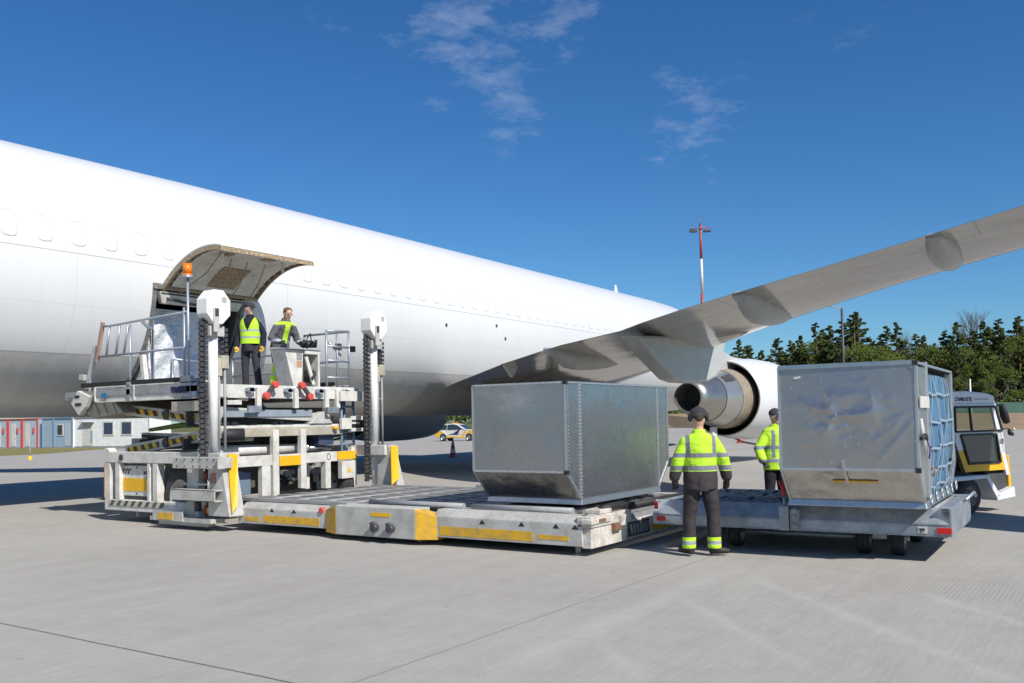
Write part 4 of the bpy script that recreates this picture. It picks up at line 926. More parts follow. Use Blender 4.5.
# tilted ribbed underside of the bridge and its front lip
b = MB(); b.hexa([(10.25,15.6,PZ-.42),(13.8,15.6,PZ-.42),(13.8,16.6,PZ-.52),(10.25,16.6,PZ-.52),(10.25,15.9,PZ-.20),(13.8,15.9,PZ-.20),(13.8,17.2,PZ-.1),(10.25,17.2,PZ-.1)]); b.build('bridge_box', M['beige'], ld)
b = MB()
for i in range(3): v = 15.95+i*.28; b.bar((10.235,v,PZ-.24),(10.235,v-.14,PZ-.44),.02,.05)
b.build('bridge_rib', M['beige'], ld)
b = MB(); b.prism([(10.1,16.45,PZ-.10),(10.1,16.85,PZ+.02),(10.1,17.08,PZ-.22),(10.1,16.82,PZ-.46),(10.1,16.6,PZ-.3)],(.1,0,0)); b.box((10.2,17.0,PZ-.15),(13.8,17.45,PZ-.05)); b.prism([(13.8,16.7,PZ-.06),(13.8,17.22,PZ+.10),(13.8,17.42,PZ-.22),(13.8,17.1,PZ-.52)],(.1,0,0)); b.build('bridge_lip', M['white'], ld, bevel=.01)
b = MB(); b.box((10.09,16.78,PZ-.12),(10.10,16.93,PZ-.07)); b.box((10.09,16.72,PZ-.27),(10.10,16.92,PZ-.22)); b.build('lip_slot', M['black'], ld)
b = MB(); b.box((12.2,16.9,PZ-.06),(14.9,18.55,PZ+.0)); b.hexa([(12.35,17.3,PZ),(14.8,17.3,PZ),(14.8,18.6,PZ+.20),(12.35,18.6,PZ+.20),(12.35,17.3,PZ+.04),(14.8,17.3,PZ+.04),(14.8,18.6,PZ+.25),(12.35,18.6,PZ+.25)]); b.build('bridge_plate', M['grey'], ld)
# railings
def rails(name, segs, rad=.022, mat=None):
    b = MB()
    for s in segs: b.tube(s, rad, 8)
    return b.build(name, mat or M['galvrail'], ld)
g = 10.2
rails('side_railing', [[(g,16.35,3.07),(g,13.55,3.10)],[(g,16.15,3.64),(g,15.9,3.64),(g,13.62,3.72)],[(g,15.3,2.3),(g,15.3,3.62)],[(g,13.60,2.25),(g,13.62,4.35)],[(g,13.72,2.2),(g,13.72,3.8)],[(g,15.75,3.07),(g,15.62,3.62)],[(g,15.5,3.07),(g,15.36,3.62)],[(g,16.05,3.07),(g,15.95,3.63)]])
b = MB(); b.bar((g,16.36,2.98),(g,16.16,3.72),.05,.07); b.build('railing_gate_edge', paint('worn_red_edge',(.42,.26,.20),.6,.5), ld)
b = MB(); b.box((g-.05,15.24,2.2),(g+.03,15.36,2.55)); b.box((g-.05,13.5,2.2),(g+.03,13.78,2.6)); b.build('railing_socket', M['galvrail'], ld, bevel=.006)
b = MB(); b.bar((g-.02,14.9,3.64),(g-.02,14.72,3.52),.05,.05); b.bar((g-.02,14.72,3.52),(g-.02,14.6,3.50),.04,.04); b.build('railing_catch', M['galvrail'], ld)
b = MB(); b.box((10.15,13.3,2.2),(10.22,13.5,2.55)); b.build('blue_junction_box', M['bluegrey'], ld, bevel=.008)
b = MB(); b.box((g-.1,13.2,2.15),(g+.05,13.95,1.98)); b.build('cable_tray', M['beige'], ld)
b = MB(); b.cyl((g,13.62,4.35),(g,13.62,4.38),.085,20); b.cyl((g,13.62,4.38),(g,13.62,4.56),.078,20,.072); bc = b.build('beacon_light', M['orange'], ld)
b = MB(); b.cyl((g,13.62,4.30),(g,13.62,4.355),.09,20); b.build('beacon_base', M['galvrail'], bc)
b = MB(); b.bar((10.3,16.95,2.1),(10.3,16.55,3.3),.05,.12); b.bar((10.3,16.9,2.7),(10.3,17.05,2.72),.1,.1); b.build('support_strut', M['greyrail'], ld)
b = MB(); b.bar((11.9,17.3,2.5),(11.9,17.4,3.25),.10,.10); b.build('door_prop', M['white'], ld)
# back railing of platform and right-hand cage
x0,x1 = 13.22,13.86
rails('cage_railing', [[(x0,13.3,2.45),(x0,13.3,3.56)],[(x1,13.3,2.45),(x1,13.3,3.60)],[((x0+x1)/2,13.32,2.45),((x0+x1)/2,13.32,3.56)],[(x0,13.3,3.57),(x1,13.3,3.60)],[(x0,13.3,3.27),(x1,13.3,3.27)],[(x0,13.3,2.98),(x1,13.3,2.98)],[(x0,13.3,2.64),(x1,13.3,2.64)],[(x1,13.3,3.6),(x1,14.6,3.6)],[(x1,14.6,2.4),(x1,14.6,3.6)],[(x1,13.3,3.0),(x1,14.6,3.0)],[(x0+.1,13.34,3.35),(x0+.45,13.34,3.1)]], .024)
rails('back_railing', [[(13.85,14.6,3.25),(13.85,16.9,3.22)],[(13.85,16.9,2.4),(13.85,16.9,3.22)],[(13.85,16.0,2.4),(13.85,16.0,3.22)],[(13.85,14.6,2.85),(13.85,16.9,2.83)],[(11.95,16.5,3.12),(12.75,16.5,3.08)],[(11.95,16.5,2.42),(11.95,16.5,3.12)],[(12.75,16.5,2.42),(12.75,16.5,3.08)],[(11.95,16.45,3.1),(11.75,16.2,2.42)]], .026)
b = MB(); b.box((x1+.0,13.22,3.18),(x1+.12,13.3,3.30)); b.box((x0+.3,13.28,3.2),(x0+.42,13.36,3.34)); b.build('cage_lock', M['dark'], ld, bevel=.01)
# ladder at the right of the frame
segs = [[(13.52,13.2,.55),(13.52,13.2,2.2)],[(13.86,13.2,.55),(13.86,13.2,2.2)],[(13.70,13.3,.6),(13.70,13.3,2.2)]]+[[(13.52,13.2,z),(13.86,13.2,z)] for z in (.8,1.05,1.3,1.55,1.8,2.05)]
rails('ladder', segs, .028, M['bluegrey'])
b = MB(); b.box((13.38,13.05,1.60),(13.66,13.12,1.82)); b.box((13.66,13.06,1.78),(14.0,13.10,1.86)); b.box((13.66,13.06,1.55),(14.0,13.10,1.62)); b.box((13.6,13.06,1.7),(13.9,13.10,1.74)); b.build('ladder_bracket', M['white'], ld, bevel=.006)
b = MB(); b.box((12.95,13.25,1.30),(13.35,13.6,1.55)); b.build('pump_motor', paint('navy_motor',(.03,.05,.12),.4,.2), ld, bevel=.02)
b = MB(); b.cyl((13.25,13.1,1.60),(13.25,13.1,1.66),.06,10); b.build('yellow_cap', M['yellow'], ld)
# control console
b = MB(); b.prism([(12.58,13.55,2.44),(12.80,13.55,2.44),(12.84,13.55,3.18),(12.36,13.55,3.18)],(0,.42,0)); cs = b.build('control_console', M['white'], ld, bevel=.012)
b = MB(); b.box((13.19,13.5,2.42),(13.24,14.0,3.10)); b.box((12.84,13.5,3.10),(13.26,14.05,3.18)); b.bar((12.9,13.55,3.05),(13.1,13.55,2.5),.05,.08); b.box((13.05,13.9,2.9),(13.22,14.0,3.0)); b.build('console_wing', M['white'], cs, bevel=.01)
b = MB(); b.hexa([(12.34,13.48,3.185),(13.25,13.48,3.185),(13.25,14.0,3.185),(12.34,14.0,3.185),(12.38,13.5,3.195),(13.25,13.5,3.195),(13.25,13.95,3.24),(12.38,13.95,3.24)]); b.build('control_panel', M['grey'], cs)
random.seed(5)
b = MB()
for i in range(14):
    r = 12.85+random.random()*.35; v = 13.55+random.random()*.3; b.cyl((r,v,3.25),(r+.04*random.random(),v,3.34+.07*random.random()),.016+.02*random.random(),8)
b.tube([(13.0,13.7,3.25),(13.1,13.7,3.45),(13.22,13.75,3.55),(13.3,13.8,3.4),(13.2,13.8,3.28)],.012,6); b.tube([(12.75,13.5,3.3),(12.95,13.48,3.36),(13.15,13.5,3.33)],.02,6); b.build('joystick', M['black'], cs)
b = MB(); b.box((12.66,13.542,2.98),(12.79,13.552,3.12)); b.build('grey_label', M['grey'], cs)
b = MB(); b.box((12.66,13.542,2.84),(12.79,13.552,2.96)); b.build('yellow_label', paint('faded_label',(.50,.30,.18),.6,.5,(.3,.1,.1),20), cs)
b = MB(); b.box((13.08,13.6,2.55),(13.18,13.8,2.8)); b.bar((13.02,13.5,2.62),(13.25,13.6,2.78),.03,.06); b.bar((13.05,13.55,2.52),(13.2,13.6,2.6),.03,.05); b.build('foot_pedal', M['dark'], cs)
# ------------------------------------------------------------------ containers
def ld_frame(o, yaw):
    c,s = math.cos(yaw), math.sin(yaw)
    return lambda a,d,z: Vector((o[0]+a*c-d*s, o[1]+a*s+d*c, o[2]+z))
CH,OFF,L_,W_,H_ = .455,.3685,3.18,1.50,1.64
M['alu_dark'] = sheet_metal('alu_end_sheet', (.37,.38,.405), .20, (1,1,6), .12, 1.4, .2, (.25,.22,.19), .2)
M['alu_side'] = sheet_metal('alu_side_sheet', (.47,.475,.49), .25, (9,9,.8), .18, 1.3, .55, (.24,.235,.23), .45)
M['alu_slant'] = sheet_metal('alu_slant_sheet', (.36,.35,.34), .24, (1,1,6), .35, 1.8, .3, (.20,.17,.14), .5)
M['alu_frame'] = sheet_metal('alu_frame', (.56,.57,.58), .42, (1,1,1), .1, 3, .3, (.35,.34,.32), .5)
M['alu_worn'] = sheet_metal('worn_alu', (.50,.49,.47), .30, (1,1,5), .45, 2.2, .45, (.30,.25,.19), .7)
M['alu_crum'] = sheet_metal('crumpled_alu', (.40,.395,.385), .40, (1,1,4), .15, 1.6, .3, (.26,.25,.235), .5)
def panel_grid(P, a0,a1,b0,b1, fn, nu=24, nv=24):
    b = MB(); b.sm = True
    g = [[b.bm.verts.new(fn(a0+(a1-a0)*i/nu, b0+(b1-b0)*j/nv)) for j in range(nv+1)] for i in range(nu+1)]
    for i in range(nu):
        for j in range(nv): b.face([g[i][j],g[i+1][j],g[i+1][j+1],g[i][j+1]])
    return b
# closed container on the loader deck
c1 = thing('air_cargo_container', 'closed dented aluminium cargo container with a slanted foot, sitting on the loader deck', 'cargo container', (12.0,6.9,.565))
F = ld_frame((10.424,6.144,.565),0)
def shell(P, parent, end_m, slant_m, side_m, open_side=False, crumple=None, rivets=True):
    prof = [(OFF,.07),(L_-OFF,.07),(L_,CH),(L_,H_),(0,H_),(0,CH)]
    # side facing away
    b = MB(); b.poly([P(a,W_,z) for a,z in prof]); b.build('far_side_panel', side_m, parent)
    b = MB(); b.poly([P(0,0,H_),P(L_,0,H_),P(L_,W_,H_),P(0,W_,H_)]); b.build('roof_panel', end_m, parent)
    if not open_side: b = MB(); b.poly([P(a,0,z) for a,z in prof]); b.build('side_panel', side_m, parent)
    bulge = crumple or (lambda u,v: (-.020*math.exp(-((u-.47)/.24)**2-((v-.55)/.32)**2)+.012*math.exp(-((u-.88)/.07)**2-((v-.42)/.16)**2)+.005*math.exp(-((u-.2)/.05)**2-((v-.35)/.2)**2))*math.sin(PI*u)**.4*math.sin(PI*v)**.4)
    panel_grid(P,0,1,0,1,lambda u,v: P(bulge(u,v), W_*(1-u), CH+(H_-CH)*v), 70 if crumple else 48, 60 if crumple else 48).build('end_panel', end_m, parent)
    panel_grid(P,0,1,0,1,lambda u,v: P(OFF*(1-v)+.012*math.sin(PI*u)*math.sin(PI*v), W_*(1-u), .07+(CH-.07)*v),20,8).build('slanted_panel', slant_m, parent)
    b = MB(); b.poly([P(L_,0,CH),P(L_,W_,CH),P(L_,W_,H_),P(L_,0,H_)]); b.build('end_panel', end_m, parent)
    b = MB(); b.poly([P(L_-OFF,0,.07),P(L_-OFF,W_,.07),P(L_,W_,CH),P(L_,0,CH)]); b.build('slanted_panel', slant_m, parent)
    t = .026; b = MB()
    def edge(p,q,w=t): b.bar(P(*p),P(*q),w,w)
    for d in (0,W_):
        pr = [(OFF,.07),(L_-OFF,.07),(L_,CH),(L_,H_),(0,H_),(0,CH)]
        for i in range(6): edge((pr[i][0],d,pr[i][1]),(pr[(i+1)%6][0],d,pr[(i+1)%6][1]))
    for a,z in ((0,H_),(0,CH),(L_,H_),(L_,CH)): edge((a,0,z),(a,W_,z))
    fr = b.build('edge_frame', M['alu_frame'], parent)
    b = MB(); b.hexa([P(OFF-.03,-.03,0),P(L_-OFF+.03,-.03,0),P(L_-OFF+.03,W_+.03,0),P(OFF-.03,W_+.03,0),P(OFF-.01,-.012,.075),P(L_-OFF+.01,-.012,.075),P(L_-OFF+.01,W_+.012,.075),P(OFF-.01,W_+.012,.075)])
    b.build('base_pallet', M['alu_frame'], parent, bevel=.008)
    b = MB()
    for a,z in ((0,H_),(0,CH)): b.hexa([P(a-.025,-.025,z-.03),P(a+.03,-.025,z-.03),P(a+.03,.03,z-.03),P(a-.025,.03,z-.03),P(a-.025,-.025,z+.025),P(a+.03,-.025,z+.025),P(a+.03,.03,z+.025),P(a-.025,.03,z+.025)])
    b.build('corner_cap', M['black'], fr)
    return fr
shell(F, c1, M['alu_dark'], M['alu_slant'], M['alu_side'])
b = MB()
for a in (OFF,L_-OFF): b.hexa([F(a-.03,-.008,.09),F(a+.03,-.008,.09),F(a+.03,-.001,.09),F(a-.03,-.001,.09),F(a-.03,-.008,H_-.02),F(a+.03,-.008,H_-.02),F(a+.03,-.001,H_-.02),F(a-.03,-.001,H_-.02)])
b.build('joint_strip', M['alu_frame'], c1)
b = MB(); 
def rv(p, n=(0,-1,0), r=.010): b.cyl(p, p+Vector(n)*.006, r, 6)
for a in (OFF-.018,OFF+.018,L_-OFF,.03,L_-.03):
    z = .10 if .2 < a < 3 else CH+.04
    while z < H_-.03: rv(F(a,-.018 if (a<.1 or a>3.1) else -.009,z)); z += .047
a = .08
while a < L_-.05: rv(F(a,-.018,H_-.01)); a += .055
d = .1
while d < W_-.05: rv(F(-.018,d,CH+.0),(-1,0,0)); rv(F(-.018,d,H_-.0),(-1,0,0)); d += .11
for k in range(12): t = k/11; rv(F(OFF*(1-t),-.018,.07+(CH-.07)*t))
tag(b.build('rivets', plain('rivet_head',(.75,.75,.75),.3,.8), c1), kind='stuff')
b = MB(); b.lathe(F(.012,1.34,1.25),(-1,0,0),[(0,.085),(.004,.085),(.006,.0)],24); b.build('round_patch', M['alu_slant'], c1)
# netted container on the dolly
YD = .0348
c2 = thing('air_cargo_container', 'crumpled aluminium cargo container with webbing over its open side, on the galvanised dolly', 'cargo container', (12.5,2.7,.64))
G = ld_frame((10.87,1.945,.628),YD)
from mathutils import noise as mnoise
def crumple(u, v):
    m = .7*math.exp(-((u-.48)/.42)**4-((v-.50)/.27)**2)*math.sin(PI*u)**.5
    p = Vector((u*3.6+.9, v*4.6+3.1, .4)); q = Vector((mnoise.noise(p*.8)*.6, mnoise.noise(p*.8+Vector((5,2,1)))*.6, 0))
    rdg = 1-abs(mnoise.noise(p*1.0+q))*2.6; r2 = 1-abs(mnoise.noise(p*2.1+q*1.5+Vector((9,4,2))))*2.4
    s = -.045*m*max(0,rdg)**1.6-.018*m*max(0,r2)**1.6
    s += -.020*math.sin(PI*u)*math.sin(PI*v) + .010*mnoise.noise(Vector((u*2.2,v*2.6,7)))*math.sin(PI*u)*math.sin(PI*v)
    x = (u-.84)*math.cos(1.0)+(v-.25)*math.sin(1.0); y = -(u-.84)*math.sin(1.0)+(v-.25)*math.cos(1.0)
    return s-.014*math.exp(-(x/.26)**4)*math.exp(-abs(y)/.025)
shell(G, c2, M['alu_crum'], M['alu_worn'], M['alu_side'], open_side=True, crumple=crumple)
b = MB(); b.hexa([G(-.012,-.0,H_-.02),G(-.03,W_,H_-.02),G(-.03,W_,H_+.03),G(-.012,0,H_+.03),G(.05,0,H_-.02),G(.05,W_,H_-.02),G(.05,W_,H_+.03),G(.05,0,H_+.03)]); b.build('top_rail', M['alu_side'], c2)
b = MB()
for (a0_,a1_) in ((.02,.12),(L_-.10,L_-.02)): b.hexa([G(a0_,-.01,CH),G(a1_,-.01,CH),G(a1_,.08,CH),G(a0_,.08,CH),G(a0_,-.01,H_-.03),G(a1_,-.01,H_-.03),G(a1_,.08,H_-.03),G(a0_,.08,H_-.03)])
b.hexa([G(.58,-.03,.10),G(.72,-.03,.10),G(.72,.06,.10),G(.58,.06,.10),G(.58,-.03,H_+.03),G(.72,-.03,H_+.03),G(.72,.06,H_+.03),G(.58,.06,H_+.03)])
b.prism([G(.03,-.005,CH),G(.36,-.005,CH),G(.42,-.005,.08),G(.36,-.005,.08)],(0,.06,0)); b.build('door_post', M['alu_frame'], c2, bevel=.006)
b = MB(); b.prism([G(.10,-.004,CH),G(.10,-.004,H_-.04),G(.60,-.004,H_-.04),G(.60,-.004,.12),G(.38,-.004,.12)],(0,.012,0)); b.build('gusset_panel', M['alu_worn'], c2)
b = MB(); b.hexa([G(.06,-.034,1.14),G(.74,-.034,1.14),G(.74,-.024,1.14),G(.06,-.024,1.14),G(.06,-.034,1.27),G(.74,-.034,1.27),G(.74,-.024,1.27),G(.06,-.024,1.27)]); b.build('white_placard', M['white'], c2)
b = MB(); b.tube([G(.10,-.03,1.02),G(.16,-.035,.8),G(.26,-.04,.62)],[.012,.03,.012],8); b.build('white_strap', M['white'], c2)
b = MB(); b.tube([G(.02,-.03,.80),G(.12,-.06,.83),G(.22,-.05,.79),G(.30,-.03,.81)],[.02,.03,.03,.012],8); b.build('black_buckle', M['black'], c2)
b = MB(); b.tube([G(.5,-.03,.78),G(.55,-.05,.66),G(.52,-.04,.56)],.009,8); b.build('purple_cord', plain('purple_cord',(.10,.06,.25),.6), c2)
b = MB(); b.tube([G(.74,-.04,.46),G(.80,-.06,.40),G(.78,-.04,.34)],.010,8); b.build('orange_strap', paint('orange_strap',(.55,.22,.08),.7,.4), c2)
# blue wrapped cargo bulging behind the straps
def bl(u,v): 
    return G(.72+(L_-.90)*u, .06-.045*math.sin(PI*v)-.03*math.sin(7*PI*u+.7)*math.sin(PI*v)-.012*math.sin(11*u+7*v), .10+(H_-.18)*v)
b = panel_grid(G,0,1,0,1,bl,60,30); ca = b.build('blue_cargo_wrap', paint('blue_tarpaulin',(.055,.15,.26),.45,.3,(.15,.26,.36),4,bmp=.4), c2)
strapm = plain('pale_blue_webbing',(.25,.32,.38),.7)
def ribbon(fn, n, w, name, nrm):
    b = MB(); pts = [fn(i/n) for i in range(n+1)]
    for i in range(n):
        d = (pts[i+1]-pts[i]); 
        if d.length < 1e-5: continue
        s = d.cross(Vector(nrm)).normalized()*w/2; o = Vector(nrm)*.006
        b.hexa([pts[i]-s,pts[i]+s,pts[i]+s+o,pts[i]-s+o,pts[i+1]-s,pts[i+1]+s,pts[i+1]+s+o,pts[i+1]-s+o])
    return b.build(name, strapm, c2)
for vv in (.83,.60,.385,.20,.06): ribbon(lambda t,vv=vv: bl(t*.98+.01, vv+.010*math.sin(5*PI*t))+Vector((0,-.03,.0)), 34, .028, 'horizontal_strap', (0,-1,0))
for k in range(7): ribbon(lambda t,k=k: bl(.05+.15*k+.035*math.sin(2.2*PI*t+k*1.7)*(1-.3*t), .01+.98*t)+Vector((0,-.035,0)), 24, .032, 'vertical_strap', (0,-1,0))
b = MB()
for k in range(6): 
    p = G(.5+.47*k,-.05,.12); b.tube([p+Vector((.05*math.cos(t),0,.06*math.sin(t)-.02)) for t in [i*PI/4 for i in range(8)]],.012,6,closed=True)
b.build('net_hook', M['galvrail'], c2)
b = MB(); b.hexa([G(.352,.60,.22),G(.36,.60,.20),G(.36,1.0,.2),G(.352,1.0,.22),G(.20,.60,.262),G(.21,.60,.24),G(.21,1.0,.24),G(.20,1.0,.262)]);  b.bm.free()
b = MB(); nx = .07
def sl(d,z,o=.006): t=(z-.07)/(CH-.07); return G(OFF*(1-t)-o,d,z-.003)
b.poly([sl(.45,.30),sl(.95,.30),sl(.95,.325),sl(.45,.325)]); b.build('yellow_mark', M['yellow_worn'], c2)
b = MB(); b.bar(sl(.78,.285,.012),sl(.78,CH-.01,.012),.035,.012); b.bar(G(-.02,.78,CH),G(-.02,.79,.57),.03,.02); b.build('tie_plate', M['alu_frame'], c2)
b = MB(); b.poly([G(-.012,W_-.18,1.50),G(-.012,W_-.26,1.515),G(-.012,W_-.26,1.54),G(-.012,W_-.18,1.53)]); b.build('paper_tag', M['white'], c2)
# foil-wrapped load in the door
c3 = thing('wrapped_cargo_unit', 'silvery plastic-wrapped cargo unit standing inside the open aircraft door', 'cargo unit', (13.4,18.9,2.72))
def fo(u,v):
    a = 12.50+1.92*u; z = 2.72+1.62*v
    return Vector((a, 17.95+.04*math.sin(9*u+5*v)+.03*math.sin(23*u-14*v)+(.10*(1-v)), z))
b = panel_grid(None,0,1,0,1,fo,40,30); fm,nt_,bs_ = nodes('silver_foil'); bs_.inputs['Base Color'].default_value=(.62,.64,.66,1); bs_.inputs['Metallic'].default_value=.2; bs_.inputs['Roughness'].default_value=.32
bump(nt_,bs_,noise(nt_,coords(nt_,(1,1,1),rot=(.3,.6,.2)),4.5,6,.55),.8,.12); b.build('foil_front', fm, c3)
b = MB(); b.box((12.50,18.08,2.72),(14.42,19.4,4.34)); b.build('cargo_body', fm, c3)
b = MB(); b.box((12.46,17.9,2.66),(14.46,19.4,2.72)); b.build('pallet', M['alu_frame'], c3)
b = MB(); b.bar((12.52,17.93,2.75),(12.52,17.93,4.34),.035,.035); b.bar((12.52,17.93,4.33),(14.42,17.93,4.33),.035,.035); b.build('edge_strap', M['alu_frame'], c3)
# ------------------------------------------------------------------ dolly
dl = thing('cargo_dolly', 'galvanised flat roller dolly carrying the netted container, red handle on its side', 'cargo dolly', (13,3.6,0), .0)
Dd = ld_frame((11.42,1.744,0),YD); DW, DL = 2.30, 3.60
def dbox(b, a0,a1,d0,d1,z0,z1): b.hexa([Dd(a0,d0,z0),Dd(a1,d0,z0),Dd(a1,d1,z0),Dd(a0,d1,z0),Dd(a0,d0,z1),Dd(a1,d0,z1),Dd(a1,d1,z1),Dd(a0,d1,z1)]); return b
b = MB()
for a0_,a1_,s in ((0,.10,1),(DW-.10,DW,-1)):
    b.prism([Dd(a0_ if s>0 else a1_,0,.445),Dd(a0_+.13 if s>0 else a1_-.13,0,.62),Dd(a0_+.16 if s>0 else a1_-.16,0,.60),Dd(a0_+.10 if s>0 else a1_-.10,0,.44)], Dd(0,DL,0)-Dd(0,0,0)); dbox(b,a0_,a1_,0,DL,.315,.43); dbox(b,a0_-.008,a1_+.008,0,DL,.43,.445); dbox(b,a0_,a1_,0,DL,.30,.316)
for d0,d1 in ((0,.08),(DL-.08,DL)): dbox(b,.1,DW-.1,d0,d1,.33,.60)
for d in (.9,1.75,2.6): dbox(b,.1,DW-.1,d,d+.08,.36,.46)
df_ = b.build('dolly_frame', M['galv'], dl, bevel=.006)
b = MB(); dbox(b,.1,DW-.1,.08,DL-.08,.46,.50); b.build('deck_plate', M['galv'], dl)
b = MB()   # raised flared side flange with zig-zag guides
for a in (.22,.85,1.5,2.0):
    for k in range(9):
        d = .12+k*.37; b.prism([Dd(a,d,.52),Dd(a,d+.36,.52),Dd(a,d+.18,.625)],(.05,0,0))
    dbox(b,a-.01,a+.04,.1,DL-.1,.50,.54)
b.build('roller_guide', M['dark'], dl, recalc=False)
b = MB(); dbox(b,.14,.3,.1,DL-.1,.53,.56); dbox(b,.62,.78,.1,DL-.1,.55,.58); dbox(b,1.34,1.5,.1,DL-.1,.55,.58); dbox(b,2.0,2.14,.1,DL-.1,.55,.58); b.build('deck_strip', M['galv'], dl)
rr0 = None
for k in range(24):
    d = .2+k*.14
    if rr0 is None:
        b = MB(); b.cyl(Dd(.34,d,.575),Dd(2.15,d,.575),.03,10); rr0 = b.build('roller', M['grey'], dl)
    else: c = rr0.copy(); COL.objects.link(c); c.location = Dd(.34,d,.575)-Dd(.34,.2,.575)
b = MB(); b.hexa([Dd(.0,-.02,.615),Dd(1.9,-.02,.615),Dd(1.9,.10,.615),Dd(.0,.10,.615),Dd(.0,-.02,.63),Dd(1.9,-.02,.63),Dd(1.9,.10,.63),Dd(.0,.10,.63)]); b.hexa([Dd(0,-.03,.3),Dd(1.9,-.03,.3),Dd(1.9,-.0,.3),Dd(0,.0,.3),Dd(0,-.03,.62),Dd(1.9,-.03,.62),Dd(1.9,0,.62),Dd(0,0,.62)]); b.build('end_plate', M['galv'], dl, bevel=.01)
for d,z0,z1,w in ((3.545,.50,.60,.05),(3.48,.345,.41,.12),(.05,.335,.405,.15)):
    b = MB(); dbox(b,-.014,.004,d-w/2,d+w/2,z0,z1); b.build('reflector', M['red'], dl, bevel=.003)
text('T8','number_plate_text',.055,M['blacktext'],Dd(-.012,.315,.35),Vector((math.sin(YD),-math.cos(YD),0)),(0,0,1),dl,bold=.004)
b = MB(); dbox(b,-.008,.002,.23,.33,.335,.41); b.build('number_plate', M['white'], dl)
b = MB(); dbox(b,-.07,.06,1.78,1.90,.30,.60); bx = b.build('brake_box', M['galv'], dl, bevel=.008)
b = MB(); dbox(b,-.06,.05,1.66,1.77,.32,.56); 
for z in (.36,.46,.54): b.cyl(Dd(-.09,1.71,z),Dd(-.03,1.71,z),.035,10)
b.build('brake_linkage', M['grey'], bx, bevel=.006)
b = MB(); b.cyl(Dd(-.035,1.84,.58),Dd(-.035,1.84,.72),.014,8); b.build('handle_stem', M['galv'], bx)
b = MB(); b.tube([Dd(-.035,1.84,.72),Dd(-.035,1.85,.82),Dd(-.035,1.89,.91)],[.024,.026,.019],10); b.build('handle_grip', M['red'], bx)
for a in (.50,1.85):
    for d in (.62,1.02,2.62): wheel(dl, Dd(a,d,.165), Vector((-math.sin(YD),math.cos(YD),0)), .165, .15, holes=4)
    b = MB(); b.cyl(Dd(a,.5,.2),Dd(a,2.9,.2),.03,10); dbox(b,a-.1,a+.1,.74,.9,.2,.32); dbox(b,a-.1,a+.1,2.8,2.95,.15,.32); b.build('axle', M['galv'], dl)
b = MB(); b.bar(Dd(2.25,.9,.34),Dd(3.6,1.7,.36),.07,.07); b.bar(Dd(2.25,2.5,.34),Dd(3.6,1.7,.36),.07,.07); b.tube([Dd(1.2,-.05,.62),Dd(1.5,-.12,.7),Dd(1.9,-.1,.62)],.02,6); b.build('tow_bar', M['galv'], dl)
# ------------------------------------------------------------------ tow tractor
tt = thing('tow_tractor', 'white and yellow baggage tow tractor with a glazed cab, parked behind the netted container', 'tow tractor', (16.80,2.47,0), -R(26.2), world=False)
tt.scale = (1,1,.975)
def tb(name, mat, parent, fn, bevel=.015): b = MB(); fn(b); return b.build(name, mat, parent, bevel=bevel)
ttwhite = paint('tractor_white', (.66,.67,.69), .4, .12)
W = 1.45
# side outline (x along the tractor, z up)
cab = tb('cab_roof', ttwhite, tt, lambda b: b.prism([(-.02,0,1.90),(1.22,0,1.90),(1.18,0,2.04),(1.0,0,2.08),(.4,0,2.12),(.02,0,2.11),(-.04,0,2.08)],(0,W,0)), .02)
def sidef(b, y, t=.05):
    P = lambda x,z: (x,y,z)
    for q in ([(-.02,.55),(.08,.9),(.06,1.90),(-.04,1.90)], [(.0,1.82),(1.2,1.82),(1.22,1.90),(0,1.90)], [(1.11,1.86),(1.22,1.90),(1.56,.62),(1.46,.62)],
              [(.04,1.36),(1.38,1.36),(1.36,1.43),(.05,1.43)], [(1.18,1.38),(1.40,1.38),(1.46,1.02),(1.28,1.02)]):
        b.prism([P(*p) for p in q],(0,t,0))
tb('cab_frame', ttwhite, tt, lambda b: (sidef(b,0), sidef(b,W-.05)), .008)
b = MB()
for y in (.004,W-.054+.03): b.prism([(.14,y,1.03),(.28,y,.72),(1.44,y,.72),(1.42,y,1.10),(1.26,y,1.10),(1.28,y,.86),(.40,y,.86),(.28,y,1.10),(.1,y,1.10)],(0,.04,0))
b.build('yellow_band', M['yellow'], tt)
b = MB()
for y in (.006,W-.05): b.prism([(.06,y,1.10),(.10,y,1.10),(.10,y,1.36),(.05,y,1.36)],(0,.04,0)); b.prism([(.05,y,1.36),(.2,y,.90),(.36,y,.84),(.22,y,1.36)],(0,.03,0))
b.build('door_edge', ttwhite, tt)
b = MB(); b.prism([(-.0,-.004,1.38),(.34,-.004,.66),(.30,-.004,.66),(-.04,-.004,1.36)],(0,.02,0)); b.build('door_gap', M['black'], tt)
glm = bpy.data.materials.new('cab_glass'); glm.use_nodes = True; gb = glm.node_tree.nodes['Principled BSDF']; gb.inputs['Base Color'].default_value=(.75,.8,.78,1); gb.inputs['Transmission Weight'].default_value=1; gb.inputs['Roughness'].default_value=.02; gb.inputs['IOR'].default_value=1.1
b = MB(); b.prism([(.10,.02,1.44),(1.34,.02,1.44),(1.19,.02,1.82),(.10,.02,1.82)],(0,.006,0)); b.build('side_window', glm, tt)
b = MB(); b.prism([(.10,W-.03,1.44),(1.34,W-.03,1.44),(1.19,W-.03,1.82),(.10,W-.03,1.82)],(0,.006,0)); b.build('side_window', glm, tt)
b = MB(); b.prism([(.24,.015,1.34),(1.17,.015,1.34),(1.27,.015,.88),(.42,.015,.88)],(0,.006,0)); b.build('door_window', M['glass'], tt)
b = MB(); 
